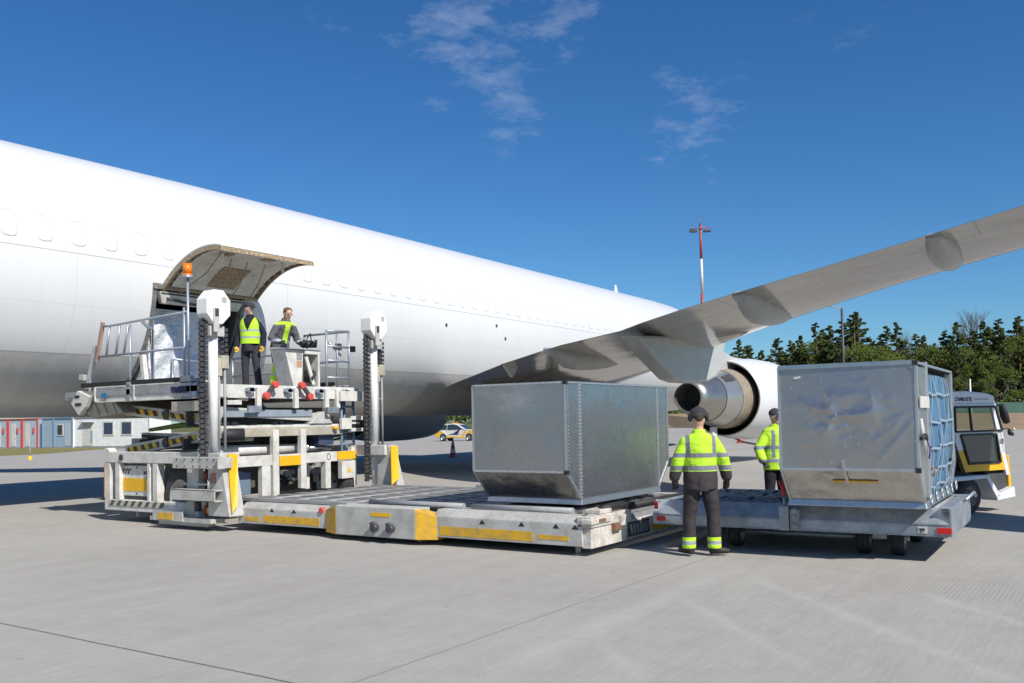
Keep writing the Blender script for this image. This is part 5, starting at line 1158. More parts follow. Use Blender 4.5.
for q in (((.08,1.84),(1.2,1.84)),((.08,1.42),(1.37,1.42)),((.08,1.42),(.08,1.84)),((1.37,1.42),(1.2,1.84)),((.52,1.42),(.48,1.84)),((.22,1.36),(1.2,1.36)),((1.2,1.36),(1.3,.86)),((1.3,.86),(.42,.86)),((.42,.86),(.22,1.36))):
    b.bar((q[0][0],-.006,q[0][1]),(q[1][0],-.006,q[1][1]),.03,.035)
b.build('window_seal', M['black'], tt)
b = MB(); b.hexa([(1.24,.05,1.9),(1.26,.05,1.9),(1.26,W-.05,1.9),(1.24,W-.05,1.9),(1.55,.05,1.0),(1.57,.05,1.0),(1.57,W-.05,1.0),(1.55,W-.05,1.0)]); b.build('windscreen', glm, tt)
tb('chassis', M['white'], tt, lambda b: (b.box((-2.0,.15,.35),(1.45,W-.15,.62)), b.box((-1.9,.05,.55),(-.05,W-.05,1.05))), .02)
tb('dashboard', M['black'], tt, lambda b: (b.box((1.0,.1,.62),(1.5,W-.1,1.15)), b.box((.2,.12,.6),(.7,W-.12,.8)), b.box((.1,.12,.7),(.25,W-.12,1.4))), .03)
tb('dark_skirt', M['dark'], tt, lambda b: b.prism([(.72,.02,.66),(1.48,.02,.66),(1.50,.02,.36),(1.15,.02,.30),(.92,.02,.40)],(0,.06,0)), .01)
tb('fender', ttwhite, tt, lambda b: (b.prism([(-.2,-.10,.66),(.76,-.10,.66),(.78,-.10,.60),(-.2,-.10,.58)],(0,.3,0)), b.prism([(.70,-.10,.66),(.80,-.10,.66),(1.12,-.10,.28),(1.02,-.10,.24)],(0,.3,0)), b.prism([(1.02,-.10,.30),(1.52,-.10,.42),(1.54,-.10,.24),(1.02,-.10,.20)],(0,.3,0)), b.prism([(-.2,W-.2,.66),(.76,W-.2,.66),(1.52,W-.2,.42),(1.54,W-.2,.24)],(0,.3,0))), .01)
tb('front_bumper', M['yellow'], tt, lambda b: b.prism([(1.53,.0,.28),(1.62,.0,.28),(1.56,.0,.98),(1.50,.0,.98)],(0,W,0)), .02)
tb('roof_interior', M['dark'], tt, lambda b: b.box((.05,.08,1.86),(1.15,W-.08,1.895)), 0)
for x in (.36,-1.45):
    for y in (.05,W-.05): wheel(tt,(x,y,.31),(0,1,0),.31,.22, rm=paint('rusty_rim',(.28,.20,.15),.6,.5) if x>0 else None)
b = MB(); b.tube([(1.25,.0,1.86),(1.28,-.04,1.88),(1.32,-.05,1.84)],.014,8); b.tube([(1.31,-.05,1.88),(1.33,-.05,1.86),(1.38,-.05,1.68),(1.44,-.05,1.56),(1.45,-.05,1.54)],[(.03,.02),(.06,.05),(.075,.06),(.06,.05),.02],14); b.build('wing_mirror', M['black'], tt)
b = MB(); b.tube([(1.42,-.0,1.44),(1.50,-.04,1.45),(1.56,-.05,1.40)],.010,6); b.tube([(1.50,-.05,1.42),(1.54,-.05,1.36),(1.60,-.05,1.34)],[.03,.045,.03],10); b.build('wing_mirror', M['black'], tt)
b = MB(); b.ball((1.62,-.06,1.43),.028,10); b.build('work_lamp', M['white'], tt)
text('CHARLATTE','lettering',.092,M['blacktext'],(.10,-.003,1.945),(1,0,0),(0,0,1),tt,bold=.002,spacing=.85)
b = MB(); b.box((.62,-.003,1.965),(1.02,.0,1.985)); b.build('small_print', M['grey'], tt)
text('10','number_text',.13,M['blacktext'],(1.27,-.008,1.18),(1,0,0),(0,0,1),tt)
# ------------------------------------------------------------------ people
dark_tr = cloth('dark_work_trousers', (.045,.038,.040), [(.145,.19)], (.30,.32,.34), zone=[(.10,.235,HV)])
hvj = cloth('hi_vis_jacket', HV, [(1.215,1.27),(1.055,1.115)], (.19,.20,.225), zone=[(.0,1.045,(.05,.042,.045))], braces=(.135,.185,1.24,1.50))
person('person in hi-vis jacket, cap and ear defenders seen from behind beside the dolly', (10.80,4.45,0), TH-PI/2-.05, 'ground crew', dict(key='a',
    hip=.91, shoulder=1.46, hem=.82, jacket_k=.045, trouser_k=.03, lean=(0,.02,0), turn=.0, nod=-.05, cap=(.03,.03,.035), headset=True, curl=.55, palm=(0,1,0),
    arms=[[(.165,0,1.40),(.28,-.02,1.19),(.325,.02,.975),(.32,.05,.80)],[(-.165,0,1.40),(-.27,-.02,1.19),(-.315,.02,.975),(-.30,.05,.80)]],
    legs=[[(.10,0,.88),(.145,.0,.50),(.15,-.01,.12),(.40,.02,.0)],[(-.10,0,.88),(-.14,.02,.50),(-.16,0,.12),(-.24,.12,.0)]],
    trousers=dark_tr, jacket=hvj, glove=plain('black_gloves',(.018,.018,.02),.7)))
person('person in hi-vis waistcoat, dark cap and yellow gloves standing on the lifted platform', (12.82,15.08,PZ), TH+PI/2-.12, 'platform crew', dict(key='b',
    hip=.92, shoulder=1.48, hem=.86, jacket_k=.015, trouser_k=.012, turn=1.05, nod=-.05, cap=(.03,.03,.04), jacket_name='pullover', curl=.8, hair=(.03,.025,.02),
    arms=[[(.17,0,1.38),(.275,-.03,1.18),(.27,.05,.94),(.25,.10,.80)],[(-.17,0,1.38),(-.28,-.03,1.18),(-.285,.05,.94),(-.27,.10,.80)]],
    legs=[[(.10,0,.88),(.11,.02,.48),(.10,0,.10),(.14,.2,0)],[(-.10,0,.88),(-.14,.02,.48),(-.18,0,.10),(-.24,.2,0)]],
    trousers=cloth('charcoal_trousers',(.04,.038,.05)), jacket=cloth('navy_pullover',(.018,.018,.03)), vest=cloth('hi_vis_waistcoat',HV,[(1.08,1.125),(1.22,1.265)],(.34,.40,.36),wr=.2), glove=plain('yellow_gloves',(.65,.38,.03),.7)))
person('bareheaded person with brown hair and glasses bending over the platform control console', (12.74,14.12,PZ), TH+PI/2+.8, 'platform crew', dict(key='c',
    hip=.88, shoulder=1.31, hem=.78, jacket_k=.03, trouser_k=.02, lean=(.0,.20,0), head_off=(0,.10,.175), turn=-.0, nod=-.42, glasses=True, hair=(.13,.06,.03), curl=.7,
    arms=[[(.18,.20,1.24),(.29,.16,1.0),(.24,.36,.92),(.20,.47,.90)],[(-.18,.20,1.24),(-.29,.18,1.0),(-.22,.40,.92),(-.17,.51,.90)]],
    legs=[[(.10,0,.86),(.13,.10,.48),(.13,-.02,.10),(.15,.18,0)],[(-.10,0,.86),(-.13,.08,.48),(-.15,-.04,.10),(-.17,.16,0)]],
    trousers=cloth('navy_hi_vis_trousers',(.015,.015,.04),[(.28,.33)],(.5,.52,.5),zone=[(.0,.52,HV)]), jacket=cloth('grey_hi_vis_jacket',(.12,.115,.125),[(.92,.97)],(.40,.42,.45),zone=[(1.27,1.33,HV)],braces=(0,.055,.7,1.3),bc2=HV), glove=plain('dark_gloves',(.03,.03,.035),.7)))
person('person in a hi-vis jacket and dark cap half hidden behind the netted container', (15.40,5.0,0), TH+PI/2+.35, 'ground crew', dict(key='d',
    hip=.92, shoulder=1.47, hem=.80, jacket_k=.05, trouser_k=.03, turn=.3, nod=.0, cap=(.035,.035,.04), curl=.8,
    arms=[[(.17,0,1.37),(.34,.02,1.16),(.36,.16,.98),(.33,.22,.86)],[(-.17,0,1.37),(-.28,0,1.18),(-.26,.15,.98),(-.22,.25,.9)]],
    legs=[[(.10,0,.88),(.12,.0,.48),(.12,0,.10),(.16,.2,0)],[(-.10,0,.88),(-.12,.02,.48),(-.14,0,.10),(-.18,.2,0)]],
    trousers=cloth('black_trousers',(.02,.02,.028)), jacket=cloth('open_hi_vis_jacket',HV,[(1.15,1.21),(.93,.99)],(.20,.23,.28),zone=[(.0,.82,(.35,.6,.02))],braces=(.10,.155,1.0,1.47)), glove=plain('black_work_gloves',(.018,.018,.02),.7)))
# ------------------------------------------------------------------ small things on the apron
def cone(loc, h, label, cols, group='traffic cones on the apron'):
    t = thing('traffic_cone', label, 'traffic cone', (0,0,0), 0, group, world=False)
    b = MB(); b.box((-.19,-.19,0),(.19,.19,.035)); b.build('cone_base', M['redpaint'], t, bevel=.02)
    n = len(cols)
    for i,c in enumerate(cols):
        z0 = .035+(h-.035)*i/n; z1 = .035+(h-.035)*(i+1)/n; f = lambda z: .14*(1-z/h)+.025
        b = MB(); b.lathe((0,0,0),(0,0,1),[(z0,f(z0)),(z1,f(z1)),(z1,.001)],24); b.build('cone_band', c, t)
    t.location = loc
cone((35.4,27.2,0), .95, 'red and white traffic cone standing on the shaded apron in front of the parked car', [M['redpaint'],M['white'],M['redpaint'],M['grey'],M['grey']])
t = thing('chock_marker', 'small orange marker lying on the apron under the engine', 'marker', (57,20.7,0), 0, None)
b = MB(); b.lathe((57,20.7,0),(0,0,1),[(0,.25),(.12,.24),(.45,.06),(.48,.001)],20); b.build('marker_cone', M['redpaint'], t); b = MB(); b.box((56.75,20.45,0),(57.25,20.95,.05)); b.build('marker_base', M['redpaint'], t)
b = MB(); b.tube([(43,16.9,1.05),(47,16.9,.35),(50,16.9,.06),(51.5,16.2,.04),(51.5,12,.04)],.05,8); tag(b.build('ground_cable', M['black']), 'black cable drooping from the engine and running along the ground', 'cable')
def lamp_mast(base, h, heads, label, red=True):
    t = thing('floodlight_mast', label, 'light mast', (base[0],base[1],0), 0, None)
    x,y = base; segs = 6 if red else 1
    for i in range(segs):
        z0 = h*i/segs; z1 = h*(i+1)/segs; b = MB(); b.cyl((x,y,z0),(x,y,z1),.24-.10*i/segs,14,.24-.10*(i+1)/segs); b.build('mast_section', (paint('faded_mast_red',(.36,.07,.07),.5,.2) if i%2 else M['white']) if red else M['grey'], t)
    return t
cd_ = lambda s: (right.x*s, right.y*s)
LRED = paint('faded_red',(.34,.06,.06),.5,.2)
t = lamp_mast((94.3,38.1), 22.6, 2, 'red and white striped floodlight mast rising behind the wing')
b = MB(); X,Y = 94.1,38.05
b.cyl((X-right.x*1.15,Y-right.y*1.15,22.05),(X+right.x*1.15,Y+right.y*1.15,22.25),.06,8); b.cyl((X,Y,22.5),(X,Y,23.3),.05,8); b.build('cross_arm', LRED, t)
for s in (-1,1):
    b = MB(); p = Vector((X+right.x*.75*s,Y+right.y*.75*s,21.85)); b.bar(p-right*.38,p+right*.38,.5,.22); b.build('floodlight', M['dark'], t, bevel=.03)
t = thing('lamp_pole', 'slim dark lamp pole standing before the trees below the wing', 'lamp pole', (102.8,25.6,0), 0, None)
b = MB(); b.cyl((102.9,25.6,0),(102.8,25.6,13.2),.17,12,.13); b.build('pole', M['dark'], t)
b = MB(); b.bar((102.8,25.6,13.2),(102.8-right.x*1.6,25.6-right.y*1.6,13.5),.12,.12); b.bar((102.8-right.x*1.0,25.6-right.y*1.0,13.42),(102.8-right.x*2.2,25.6-right.y*2.2,13.6),.35,.14); b.build('lamp_head', M['grey'], t)
t = thing('marker_pole', 'thin white pole beyond the apron, seen above the tow tractor roof', 'pole', (97,13,0), 0, None)
d_ = cammap(970.5,395); k_ = 100; b = MB(); b.cyl((d_.x*k_,d_.y*k_,0),(d_.x*k_,d_.y*k_,4.9),.08,8); b.build('pole', M['white'], t)
t = thing('edge_marker', 'small yellow and black marker post on the grass edge at the far left', 'marker post', (28,51.4,0), 0, None)
b = MB(); b.cyl((28,51.4,.2),(28,51.4,.75),.03,8); b.build('post', M['grey'], t); b = MB(); b.lathe((28,51.4,0),(0,0,1),[(0,.13),(.22,.10),(.23,0)],14); b.build('post_base', M['yellow'], t)
# ------------------------------------------------------------------ cabins (facades at r = 48.5, running along v)
CR = -(PI/2-TH)+R(19)    # facade runs to the picture's right and slightly nearer
c0 = fwd*84+right*((0-512)/fpx*84); CU = Vector((right.x*math.cos(R(19))-fwd.x*math.sin(R(19)), right.y*math.cos(R(19))-fwd.y*math.sin(R(19)),0)).normalized(); CB = Vector((-CU.y,CU.x,0))
def fx(px):   # distance along the facade seen in a given picture column
    k = (px-512)/fpx; f2 = Vector((fwd.x,fwd.y,0)).normalized(); o = Vector((c0.x,c0.y,0)); r3 = Vector((right.x,right.y,0))
    # (o + t*CU).r3 = k*(o + t*CU).f2
    return (k*o.dot(f2)-o.dot(r3))/(CU.dot(r3)-k*CU.dot(f2))
def cbox(b, t0,t1,d0,d1,z0,z1):
    P = lambda t,d,z: Vector((c0.x,c0.y,0))+CU*t+CB*d+Vector((0,0,z))
    b.hexa([P(t0,d0,z0),P(t1,d0,z0),P(t1,d1,z0),P(t0,d1,z0),P(t0,d0,z1),P(t1,d0,z1),P(t1,d1,z1),P(t0,d1,z1)])
def cabin(t0, t1, wall, label, posts=None):
    p = Vector((c0.x,c0.y,0))+CU*((t0+t1)/2)+CB*1.2
    t = thing('site_cabin', label, 'cabin', tuple(p), 0, 'portable cabins beyond the apron')
    b = MB(); cbox(b,t0,t1,0,2.6,.15,2.60); b.build('wall', wall, t)
    b = MB(); cbox(b,t0,t1,-.08,2.7,2.62,2.70); b.build('roof', posts or M['grey'], t)
    b = MB(); cbox(b,t0,t1,-.05,2.6,.02,.15); b.build('base_beam', M['grey'], t)
    for v in (t0+.01,t1-.09):
        b = MB(); cbox(b,v,v+.08,-.09,.05,.02,2.70); b.build('corner_post', posts or wall, t)
    return t
cw = paint('pale_blue_cladding',(.40,.46,.52),.5,.15); cb = paint('light_blue_cladding',(.30,.38,.47),.5,.15); ww = paint('cream_cladding',(.80,.80,.78),.5,.15)
BF = paint('blue_frame',(.16,.30,.45),.5,.1)
def rect(t, name, p0, p1, z0, z1, mat, d0=-.03, d1=.02): b = MB(); cbox(b,fx(p0),fx(p1),d0,d1,z0,z1); return b.build(name, mat, t)
for i,(a,c) in enumerate(((-24,-7),(-6.8,8),(8.2,22),(22.2,38))):
    t = cabin(fx(a), fx(c), cw, ('leftmost of the red-framed pale blue cabins','red-framed pale blue cabin cut by the left picture edge','red-framed pale blue cabin, second from the plain blue cabin','red-framed pale blue cabin beside the dark kiosk')[i], M['redpaint'])
    rect(t,'door',a+3,a+7,.2,2.25,M['white']); rect(t,'red_box',c-5,c-3.8,1.4,1.85,M['redpaint'],-.10,0)
t = cabin(fx(42), fx(72.5), cb, 'plain light blue cabin with one white-framed window between the kiosk and the white cabin', BF)
w_ = rect(t,'window',56.5,63,1.1,2.15,M['white'],-.05); rect(w_,'pane',57.5,62.3,1.2,2.05,M['glass'],-.07)
rect(t,'door',64.5,70.5,.2,2.2,cw); rect(t,'blue_post',53,54.5,.1,2.6,BF,-.08)
b = MB(); cbox(b,fx(38.5),fx(41.7),.1,2.3,.02,2.1); tag(b.build('dark_kiosk', M['bluegrey']), 'dark blue-grey kiosk squeezed between the red-framed and the blue cabin', 'kiosk')
t = cabin(fx(73), fx(150), ww, 'long white cabin with a door and two square windows beside the blue cabin')
for a,c in ((103,113.5),(121,132)):
    w_ = rect(t,'window',a,c,1.05,2.3,M['white'],-.05); rect(w_,'pane',a+1,c-1,1.18,2.17,M['navyglass'] if 'navyglass' in M else M.setdefault('navyglass',plain('navy_glass',(.04,.06,.11),.1)),-.07)
rect(t,'door',82.5,92.5,.2,2.15,M['white']); rect(t,'door_canopy',81.5,94,2.2,2.27,M['grey'],-.35,.0); rect(t,'blue_board',90.5,92.5,.5,1.5,cb,-.06)
# ------------------------------------------------------------------ cars
def car(loc, rz, label, yellow=True, body=None):
    t = thing('parked_car', label, 'car', (0,0,0), 0, 'cars parked beyond the aircraft', world=False)
    bm_ = body or M['white']; W2 = .84
    prof = [(-1.95,.32),(-1.98,.75),(-1.85,1.0),(-1.62,1.40),(-1.35,1.50),(-.3,1.53),(.25,1.42),(.95,1.0),(1.6,.88),(1.92,.72),(1.98,.45),(1.95,.28)]
    def arc(cx): return [(cx+.36*math.cos(a),.30+.36*math.sin(a)) for a in [PI*k/8 for k in range(9)]]
    pts = prof + arc(1.22)+ arc(-1.22)
    b = MB(); A = []; secs = ((-W2,0),(-W2+.02,1),(W2-.02,1),(W2,0))
    b.prism([(x,-W2+.0,z) for x,z in pts],(0,2*W2,0))
    for v in b.bm.verts:
        if v.co.z > .95: v.co.y *= 1-(v.co.z-.95)*.28
    b.build('body', bm_, t, bevel=.04)
    def gl(pts_, name='side_window'):
        for s in (-1,1):
            b = MB(); b.poly([(x,s*(W2*(1-max(0,z-.95)*.28)+.006),z) for x,z in pts_]); b.build(name, M['glass'], t)
    gl([(-1.6,1.02),(-1.45,1.38),(-.85,1.44),(-.85,1.02)]); gl([(-.78,1.02),(-.78,1.44),(-.25,1.46),(.12,1.38),(.68,1.02)])
    b = MB(); b.hexa([(.27,-.66,1.40),(.27,.66,1.40),(.93,.72,1.01),(.93,-.72,1.01),(.30,-.66,1.415),(.30,.66,1.415),(.95,.72,1.03),(.95,-.72,1.03)]); b.build('windscreen', M['glass'], t)
    if yellow:
        for s in (-1,1):
            b = MB(); o = s*(W2+.004)
            for q in ([(-1.0,.30),(-.8,.42),(.8,.42),(1.0,.30)], [(1.0,.70),(1.35,.95),(1.6,.88),(1.92,.70),(1.95,.40),(1.62,.38),(1.45,.66)], [(-1.95,.40),(-1.97,.74),(-1.86,.95),(-1.5,.90),(-1.1,.72),(-1.45,.66),(-1.62,.38)], [(.8,.42),(.9,.66),(1.0,.72),(.82,.95),(.6,.42)]): b.poly([(x,o,z) for x,z in q])
            b.build('yellow_stripe', M['yellow'], t, recalc=False)
        for s in (-1,1):
            b = MB(); o = s*(W2+.006); b.poly([(-.3,o,.62),(.2,o,.66),(.45,o,1.0),(.30,o,1.0)]); b.poly([(-.6,o,.56),(.3,o,.56),(.3,o,.62),(-.6,o,.62)]); b.build('blue_emblem', M['bluetext'], t, recalc=False)
        b = MB(); b.hexa([(.98,-.5,.995),(.98,.5,.995),(1.6,.5,.885),(1.6,-.5,.885),(.98,-.5,1.005),(.98,.5,1.005),(1.6,.5,.895),(1.6,-.5,.895)]); b.build('bonnet_stripe', M['yellow'], t)
    b = MB(); b.box((-.5,-.45,1.53),(-.35,.45,1.62)); b.build('roof_bar', M['orange'] if yellow else M['dark'], t, bevel=.02)
    for s in (-1,1):
        b = MB(); b.ball((1.86,s*.62,.72),.12,10,(.5,1,.8)); b.build('headlight', M['steel'], t)
    for x in (-1.22,1.22):
        for s in (-1,1): wheel(t,(x,s*.74,.31),(0,1,0),.31,.2, rm=M['steel'])
    t.location = loc; t.rotation_euler = (0,0,rz)
    return t
car((64.75,49.0,0), TH-PI/2-.35, 'white hatchback with yellow trim and roof beacon parked beyond the belly of the aircraft')
car((92,60.2,0), TH-PI/2+.3, 'plain silver car parked further off behind the yellow-trimmed hatchback', False, paint('silver_car',(.45,.46,.48),.3,.05,metal=.5))
# ------------------------------------------------------------------ trees, fence, bushes
def leafmat(name, c1, c2, c3):
    m, nt, b = nodes(name); P = coords(nt); oi = nt.nodes.new('ShaderNodeObjectInfo')
    c = mixc(nt, ramp(nt, noise(nt,P,.9,4,.6), [(.35,0.),(.65,1.)]), c1, c2); c = mixc(nt, ramp(nt, noise(nt,P,4,3,.6), [(.5,0.),(.7,1.)]), c, c3)
    c = mixc(nt, math_(nt,'MULTIPLY',oi.outputs['Random'],.45), c, c2)
    nt.links.new(c, b.inputs['Base Color']); b.inputs['Roughness'].default_value = .7; b.inputs['Specular IOR Level'].default_value = .2
    return m
LM = [leafmat('pine_needles',(.058,.080,.024),(.100,.125,.034),(.145,.155,.055)), leafmat('birch_leaves',(.075,.110,.020),(.12,.155,.028),(.16,.19,.045)), leafmat('spruce_needles',(.045,.064,.022),(.075,.098,.030),(.11,.125,.045)), leafmat('young_leaves',(.080,.125,.018),(.12,.17,.026),(.16,.21,.04))]
BK = paint('pine_bark',(.16,.10,.06),.9,.4,(.28,.16,.08),6); BG = paint('grey_bark',(.13,.12,.105),.9,.4,(.2,.19,.17),6)
def leaves(b, c, rad, n, s, rnd, flat=.7):
    for _ in range(n):
        while True:
            q = Vector((rnd.uniform(-1,1),rnd.uniform(-1,1),rnd.uniform(-1,1)))
            if q.length <= 1: break
        q = q*(.55+.45*rnd.random()); p = c+Vector((q.x*rad,q.y*rad,q.z*rad*flat)); u = Vector((rnd.gauss(0,1),rnd.gauss(0,1),rnd.gauss(0,1))).normalized(); v = u.orthogonal().normalized()*s*rnd.uniform(.5,1.2); w_ = u.cross(v).normalized()*s*rnd.uniform(.4,1.0)
        b.poly([p-v,p+w_*.9,p+v*.8,p-w_])
def grow(rnd, b, p, d, L, r, depth, tips, spread=.5, up=.15):
    q = p+d*L; m_ = (p+q)/2+Vector((rnd.gauss(0,1),rnd.gauss(0,1),0))*L*.05
    b.tube([p,m_,q],[r,r*.85,r*.62],6 if r>.05 else 4)
    tips.append((q,depth))
    if depth == 0: return
    for k in range(rnd.choice((2,3,3))):
        dd = (d+Vector((rnd.gauss(0,spread),rnd.gauss(0,spread),rnd.gauss(0,spread*.6)+up))).normalized()
        st = p.lerp(q, rnd.uniform(.55,1.0)); grow(rnd, b, st, dd, L*rnd.uniform(.6,.82), r*.58, depth-1, tips, spread, up)
def make_tree(seed, kind, h):
    rnd = random.Random(seed); root = thing('tree', '', '', (0,0,0), 0, None, world=False)
    tb_ = MB(); lb = MB(); tips = []
    if kind in ('pine','spruce'):
        bend = rnd.gauss(0,.25); tb_.tube([(0,0,-.5),(bend*.4,0,h*.35),(bend,.1,h*.7),(bend*1.1,0,h)],[.24,.19,.12,.03],8)
        start = .22 if kind == 'pine' else .10; nb = 62 if kind=='pine' else 60
        for i in range(nb):
            f = start+(1-start)*(i/nb)**.9; z = h*f; t = (f-start)/(1-start)
            Lb = (h*.235*(1-t)**.72*rnd.uniform(.45,1.15)+.25) if kind=='pine' else (h*.235*(1-t)**.85*rnd.uniform(.6,1.1)+.25)
            if kind=='pine' and t < .25: Lb *= .5+2*t
            a = rnd.uniform(0,2*PI); d = Vector((math.cos(a),math.sin(a),rnd.uniform(-.05,.35) if kind=='pine' else rnd.uniform(-.3,.05)))
            o = Vector((bend*f,0,z)); e = o+d*Lb; tb_.tube([o,(o+e)/2+Vector((0,0,.1)),e],[.05,.035,.015],4)
            for s in (.3,.5,.7,.86,1.0):
                if rnd.random() < .85: leaves(lb, o.lerp(e,s), (.30 if kind=='pine' else .28)*(.7+.40*Lb), int(34*(1.0 if s>.5 else .8)), .155, rnd, .7)
        bark, lm = BK, LM[0] if kind=='pine' else LM[2]
    elif kind in ('birch','young'):
        grow(rnd, tb_, Vector((0,0,-.4)), Vector((rnd.gauss(0,.04),rnd.gauss(0,.04),1)), h*.36, h*.013, 4 if kind=='birch' else 3, tips, .42, .35)
        for q,dp in tips:
            if dp <= 2: leaves(lb, q, h*.085 if kind=='birch' else h*.13, 52 if kind=='birch' else 80, .14, rnd, .8)
        bark, lm = BG, LM[1] if kind=='birch' else LM[3]
    else:
        grow(rnd, tb_, Vector((0,0,-.4)), Vector((rnd.gauss(0,.05),rnd.gauss(0,.05),1)), h*.34, h*.016, 6, tips, .34, .30)
        bark, lm = BG, None
    tb_.build('trunk', bark, root, recalc=False)
    if lm: lb.build('crown', lm, root, recalc=False)
    else: lb.bm.free()
    return root
protos = {k:[make_tree(11*i+j, k, hh) for j,hh in enumerate(hs_)] for i,(k,hs_) in enumerate((('pine',(15,17,14,16)),('spruce',(14,16)),('birch',(12,14)),('young',(7,6)),('bare',(16,15))))}
used = set(); fl = Vector((fwd.x,fwd.y,0)).normalized(); rt_ = Vector((right.x,right.y,0)).normalized()
desc = {'pine':'dark green pine with bare reddish trunk','spruce':'narrow dark conifer','birch':'mid green broad-leaved tree','young':'bright yellow-green young tree','bare':'leafless tree with fine upswept twigs'}
def plant(kind, j, px, Y, s, zb, label):
    p = protos[kind][j%len(protos[kind])]; key = (kind,j%len(protos[kind]))
    o = p if key not in used else copy_tree(p); used.add(key)
    X = (px-512)/fpx*Y; q = fl*Y+rt_*X; o.location = (q.x,q.y,zb); o.scale = (s,s,s); o.rotation_euler = (0,0,(px*1.7+j)%6.28)
    o['label'] = label; o['category'] = 'tree'; o['group'] = 'trees beyond the perimeter fence'; return o
rnd = random.Random(21); n_ = 0
skyline = [(738,340),(752,345),(765,350),(790,336),(805,330),(818,322),(835,325),(850,318),(862,312),(880,330),(898,322),(918,334),(932,338),(948,330),(955,322),(975,330),(988,322),(1003,318),(1018,316),(1032,320),(1050,325),(1075,322)]
marks = ['left of the lamp pole','beside the lamp pole','between the lamp pole and the container roof corner','above the netted container','above the tow tractor','at the right picture edge']
def where(px): return 'behind the engine cowl' if px < 780 else 'left of the lamp pole' if px < 835 else 'right of the lamp pole' if px < 880 else 'above the netted container' if px < 945 else 'above the tow tractor' if px < 1000 else 'by the right edge'
kinds_ = ['pine','spruce','pine','birch','birch','spruce','pine','spruce','pine','birch','spruce','pine','birch','spruce','pine','spruce','pine','spruce','pine','birch','pine','pine']
for i,(px,py) in enumerate(skyline):
    Y = 172+rnd.uniform(-6,10); hor = 420.4-.0187*(px-512); top = (hor-py)/fpx*Y+HC-1.6
    k = kinds_[i]; base_h = {'pine':(15,17,14,16),'spruce':(14,16),'birch':(12,14)}[k]; j = i%len(base_h)
    plant(k, j, px, Y, top/base_h[j], 1.6, '%s on the skyline %s, number %d from the left of that row'%(desc[k],where(px),i+1) if 0 else '%s in the skyline row %s'%(desc[k],where(px)))
    for q in range(7):
        k2 = rnd.choice(['spruce','pine','birch','pine','birch','birch','pine']); pp = px+rnd.uniform(-13,13); hh = {'pine':(15,17,14,16),'spruce':(14,16),'birch':(12,14),'young':(7,6)}[k2]; jj = rnd.randrange(len(hh))
        f = rnd.uniform(.62,1.0) if k2!='young' else .5; plant(k2, jj, pp, Y-rnd.uniform(-8,8), max(.5,top*f/hh[jj]), 1.5, '%s in the lower row %s'%(desc[k2],where(pp)))
for px,j,top in ((962,0,306),(985,1,300),(905,1,326)):
    Y = 178; plant('bare', j, px, Y, ((420.4-.0187*(px-512)-top)/fpx*Y+HC-1.6)/ (15.5 if j==0 else 14.5), 1.6, 'leafless twiggy tree, '+('taller right one of the pair above the tow tractor' if px==985 else 'left one of the pair above the tow tractor' if px==962 else 'above the netted container'))
for px in list(range(735,1080,13)):
    k2 = 'young' if rnd.random()<.5 else 'birch'; Y = rnd.uniform(158,164); plant(k2, rnd.randrange(2), px+rnd.uniform(-4,4), Y, rnd.uniform(.45,.85) if k2=='young' else rnd.uniform(.4,.62), 1.5, '%s in the front row %s'%(desc[k2],where(px)))
for px in range(440,735,10):
    plant(rnd.choice(['birch','young','spruce']), rnd.randrange(2), px, 190+rnd.uniform(-8,8), rnd.uniform(.45,.7), 1.0, 'low green tree far off, seen under the aircraft')
for ks in protos:
    for j,p in enumerate(protos[ks]):
        if (ks,j) not in used:
            for c in list(p.children): bpy.data.objects.remove(c)
            bpy.data.objects.remove(p)
# undergrowth
b = MB(); r_ = random.Random(5)
for px in range(430,1100,3):
    for Y in (160,168):
        X = (px-512)/fpx*Y; q = fl*Y+rt_*X; leaves(b, Vector((q.x,q.y,2.1+r_.random())), 1.6, 34, .34, r_, .9)
tag(b.build('undergrowth', LM[0], recalc=False), kind='stuff')
# perimeter fence with green screen
ft = thing('perimeter_fence', 'long green screened mesh fence along the top of the earth bank', 'fence', (165,25,1.5), 0, None)
fence_pts = [(182,-90,1.35),(171,14.4,1.40),(169,17.6,1.48),(155,40,1.95),(148,70,2.55)]
scr = paint('green_screen',(.05,.12,.10),.8,.4,(.10,.16,.10),.5)
for p,q in zip(fence_pts,fence_pts[1:]):
    p = Vector(p); q = Vector(q); u = Vector((0,0,1.7)); n_ = Vector((-(q-p).y,(q-p).x,0)).normalized()*.03
    b = MB(); b.hexa([p-n_,q-n_,q+n_,p+n_,p-n_+u,q-n_+u,q+n_+u,p+n_+u]); b.build('mesh_panel', scr, ft)
    k = int((q-p).length/3)
    for i in range(k+1):
        s = p.lerp(q,i/max(1,k))-n_*3
        if s.y < -5: continue
        b = MB(); b.bar(s-Vector((0,0,.3)), s+Vector((0,0,2.0)), .08,.08); b.build('fence_post', M['grey'], ft)

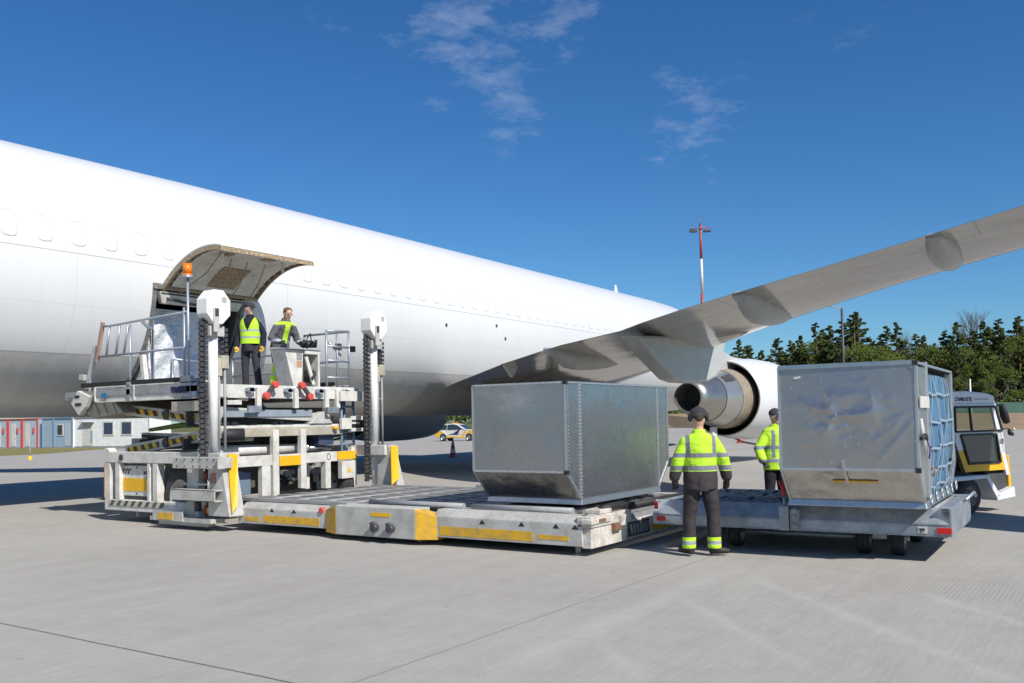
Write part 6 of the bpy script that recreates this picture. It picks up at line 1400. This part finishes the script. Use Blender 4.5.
# ------------------------------------------------------------------ every loose piece of a part becomes a part of its own
def split_pieces(o, gap=.0):
    me = o.data; bm = bmesh.new(); bm.from_mesh(me); bm.verts.ensure_lookup_table(); seen = set(); isl = []
    for v in bm.verts:
        if v.index in seen: continue
        st = [v]; cur = []; seen.add(v.index)
        while st:
            a = st.pop(); cur.append(a.index)
            for e in a.link_edges:
                q = e.other_vert(a)
                if q.index not in seen: seen.add(q.index); st.append(q)
        isl.append(cur)
    bb = []
    for c in isl:
        xs = [bm.verts[i].co for i in c]; bb.append([Vector((min(p[k] for p in xs) for k in range(3))), Vector((max(p[k] for p in xs) for k in range(3))), set(c)])
    g = .012; merged = True
    while merged:      # pieces that touch stay together
        merged = False
        for i in range(len(bb)):
            for j in range(i+1,len(bb)):
                if all(bb[i][0][k]-g <= bb[j][1][k] and bb[j][0][k]-g <= bb[i][1][k] for k in range(3)):
                    bb[i] = [Vector((min(bb[i][0][k],bb[j][0][k]) for k in range(3))), Vector((max(bb[i][1][k],bb[j][1][k]) for k in range(3))), bb[i][2]|bb[j][2]]; bb.pop(j); merged = True; break
            if merged: break
    if len(bb) < 2: bm.free(); return
    for n,(lo,hi,ids) in enumerate(bb):
        b2 = bm.copy(); b2.verts.ensure_lookup_table(); bmesh.ops.delete(b2, geom=[v for v in b2.verts if v.index not in ids], context='VERTS')
        m2 = bpy.data.meshes.new(me.name); b2.to_mesh(m2); b2.free()
        for m in me.materials: m2.materials.append(m)
        if n == 0: first = m2
        else: c = o.copy(); c.data = m2; COL.objects.link(c); c.parent = o.parent
    bm.free(); o.data = first
SPLIT = ('door_post','beam_rib','inner_scissor_arm','yellow_band','guide_wheel','lamp_box','red_pad','bolt','motor','valve','pump','tie_down_hook','warning_triangle','machine_part','lift_link','ladder_bracket','cage_lock','railing_socket',
  'console_wing','foot_pedal','side_railing','cage_railing','back_railing','support_foot','joint_strip','corner_cap','deck_strip','brake_linkage','reflector','rust_plate','grate_bar','lip_slot','bridge_rib','bridge_lip','latch','latch_recess','wheel_arch',
  'back_panel','shadow_gap','head_bracket','guide_rod','chain_anchor','roller_track','guide_rail','hydraulic_hose','net_hook','joystick','eyes','cab_frame','door_edge','fender','axle','wheel_bolt','beam_cap','edge_strap','foot_plate','valve_block','fan_duct','chassis','dashboard','strut')
for o in list(sc.objects):
    if o.type == 'MESH' and o.parent is not None and o.name.split('.')[0] in SPLIT and o.data.users == 1 and not o.children and len(o.data.vertices) < 6000: split_pieces(o)
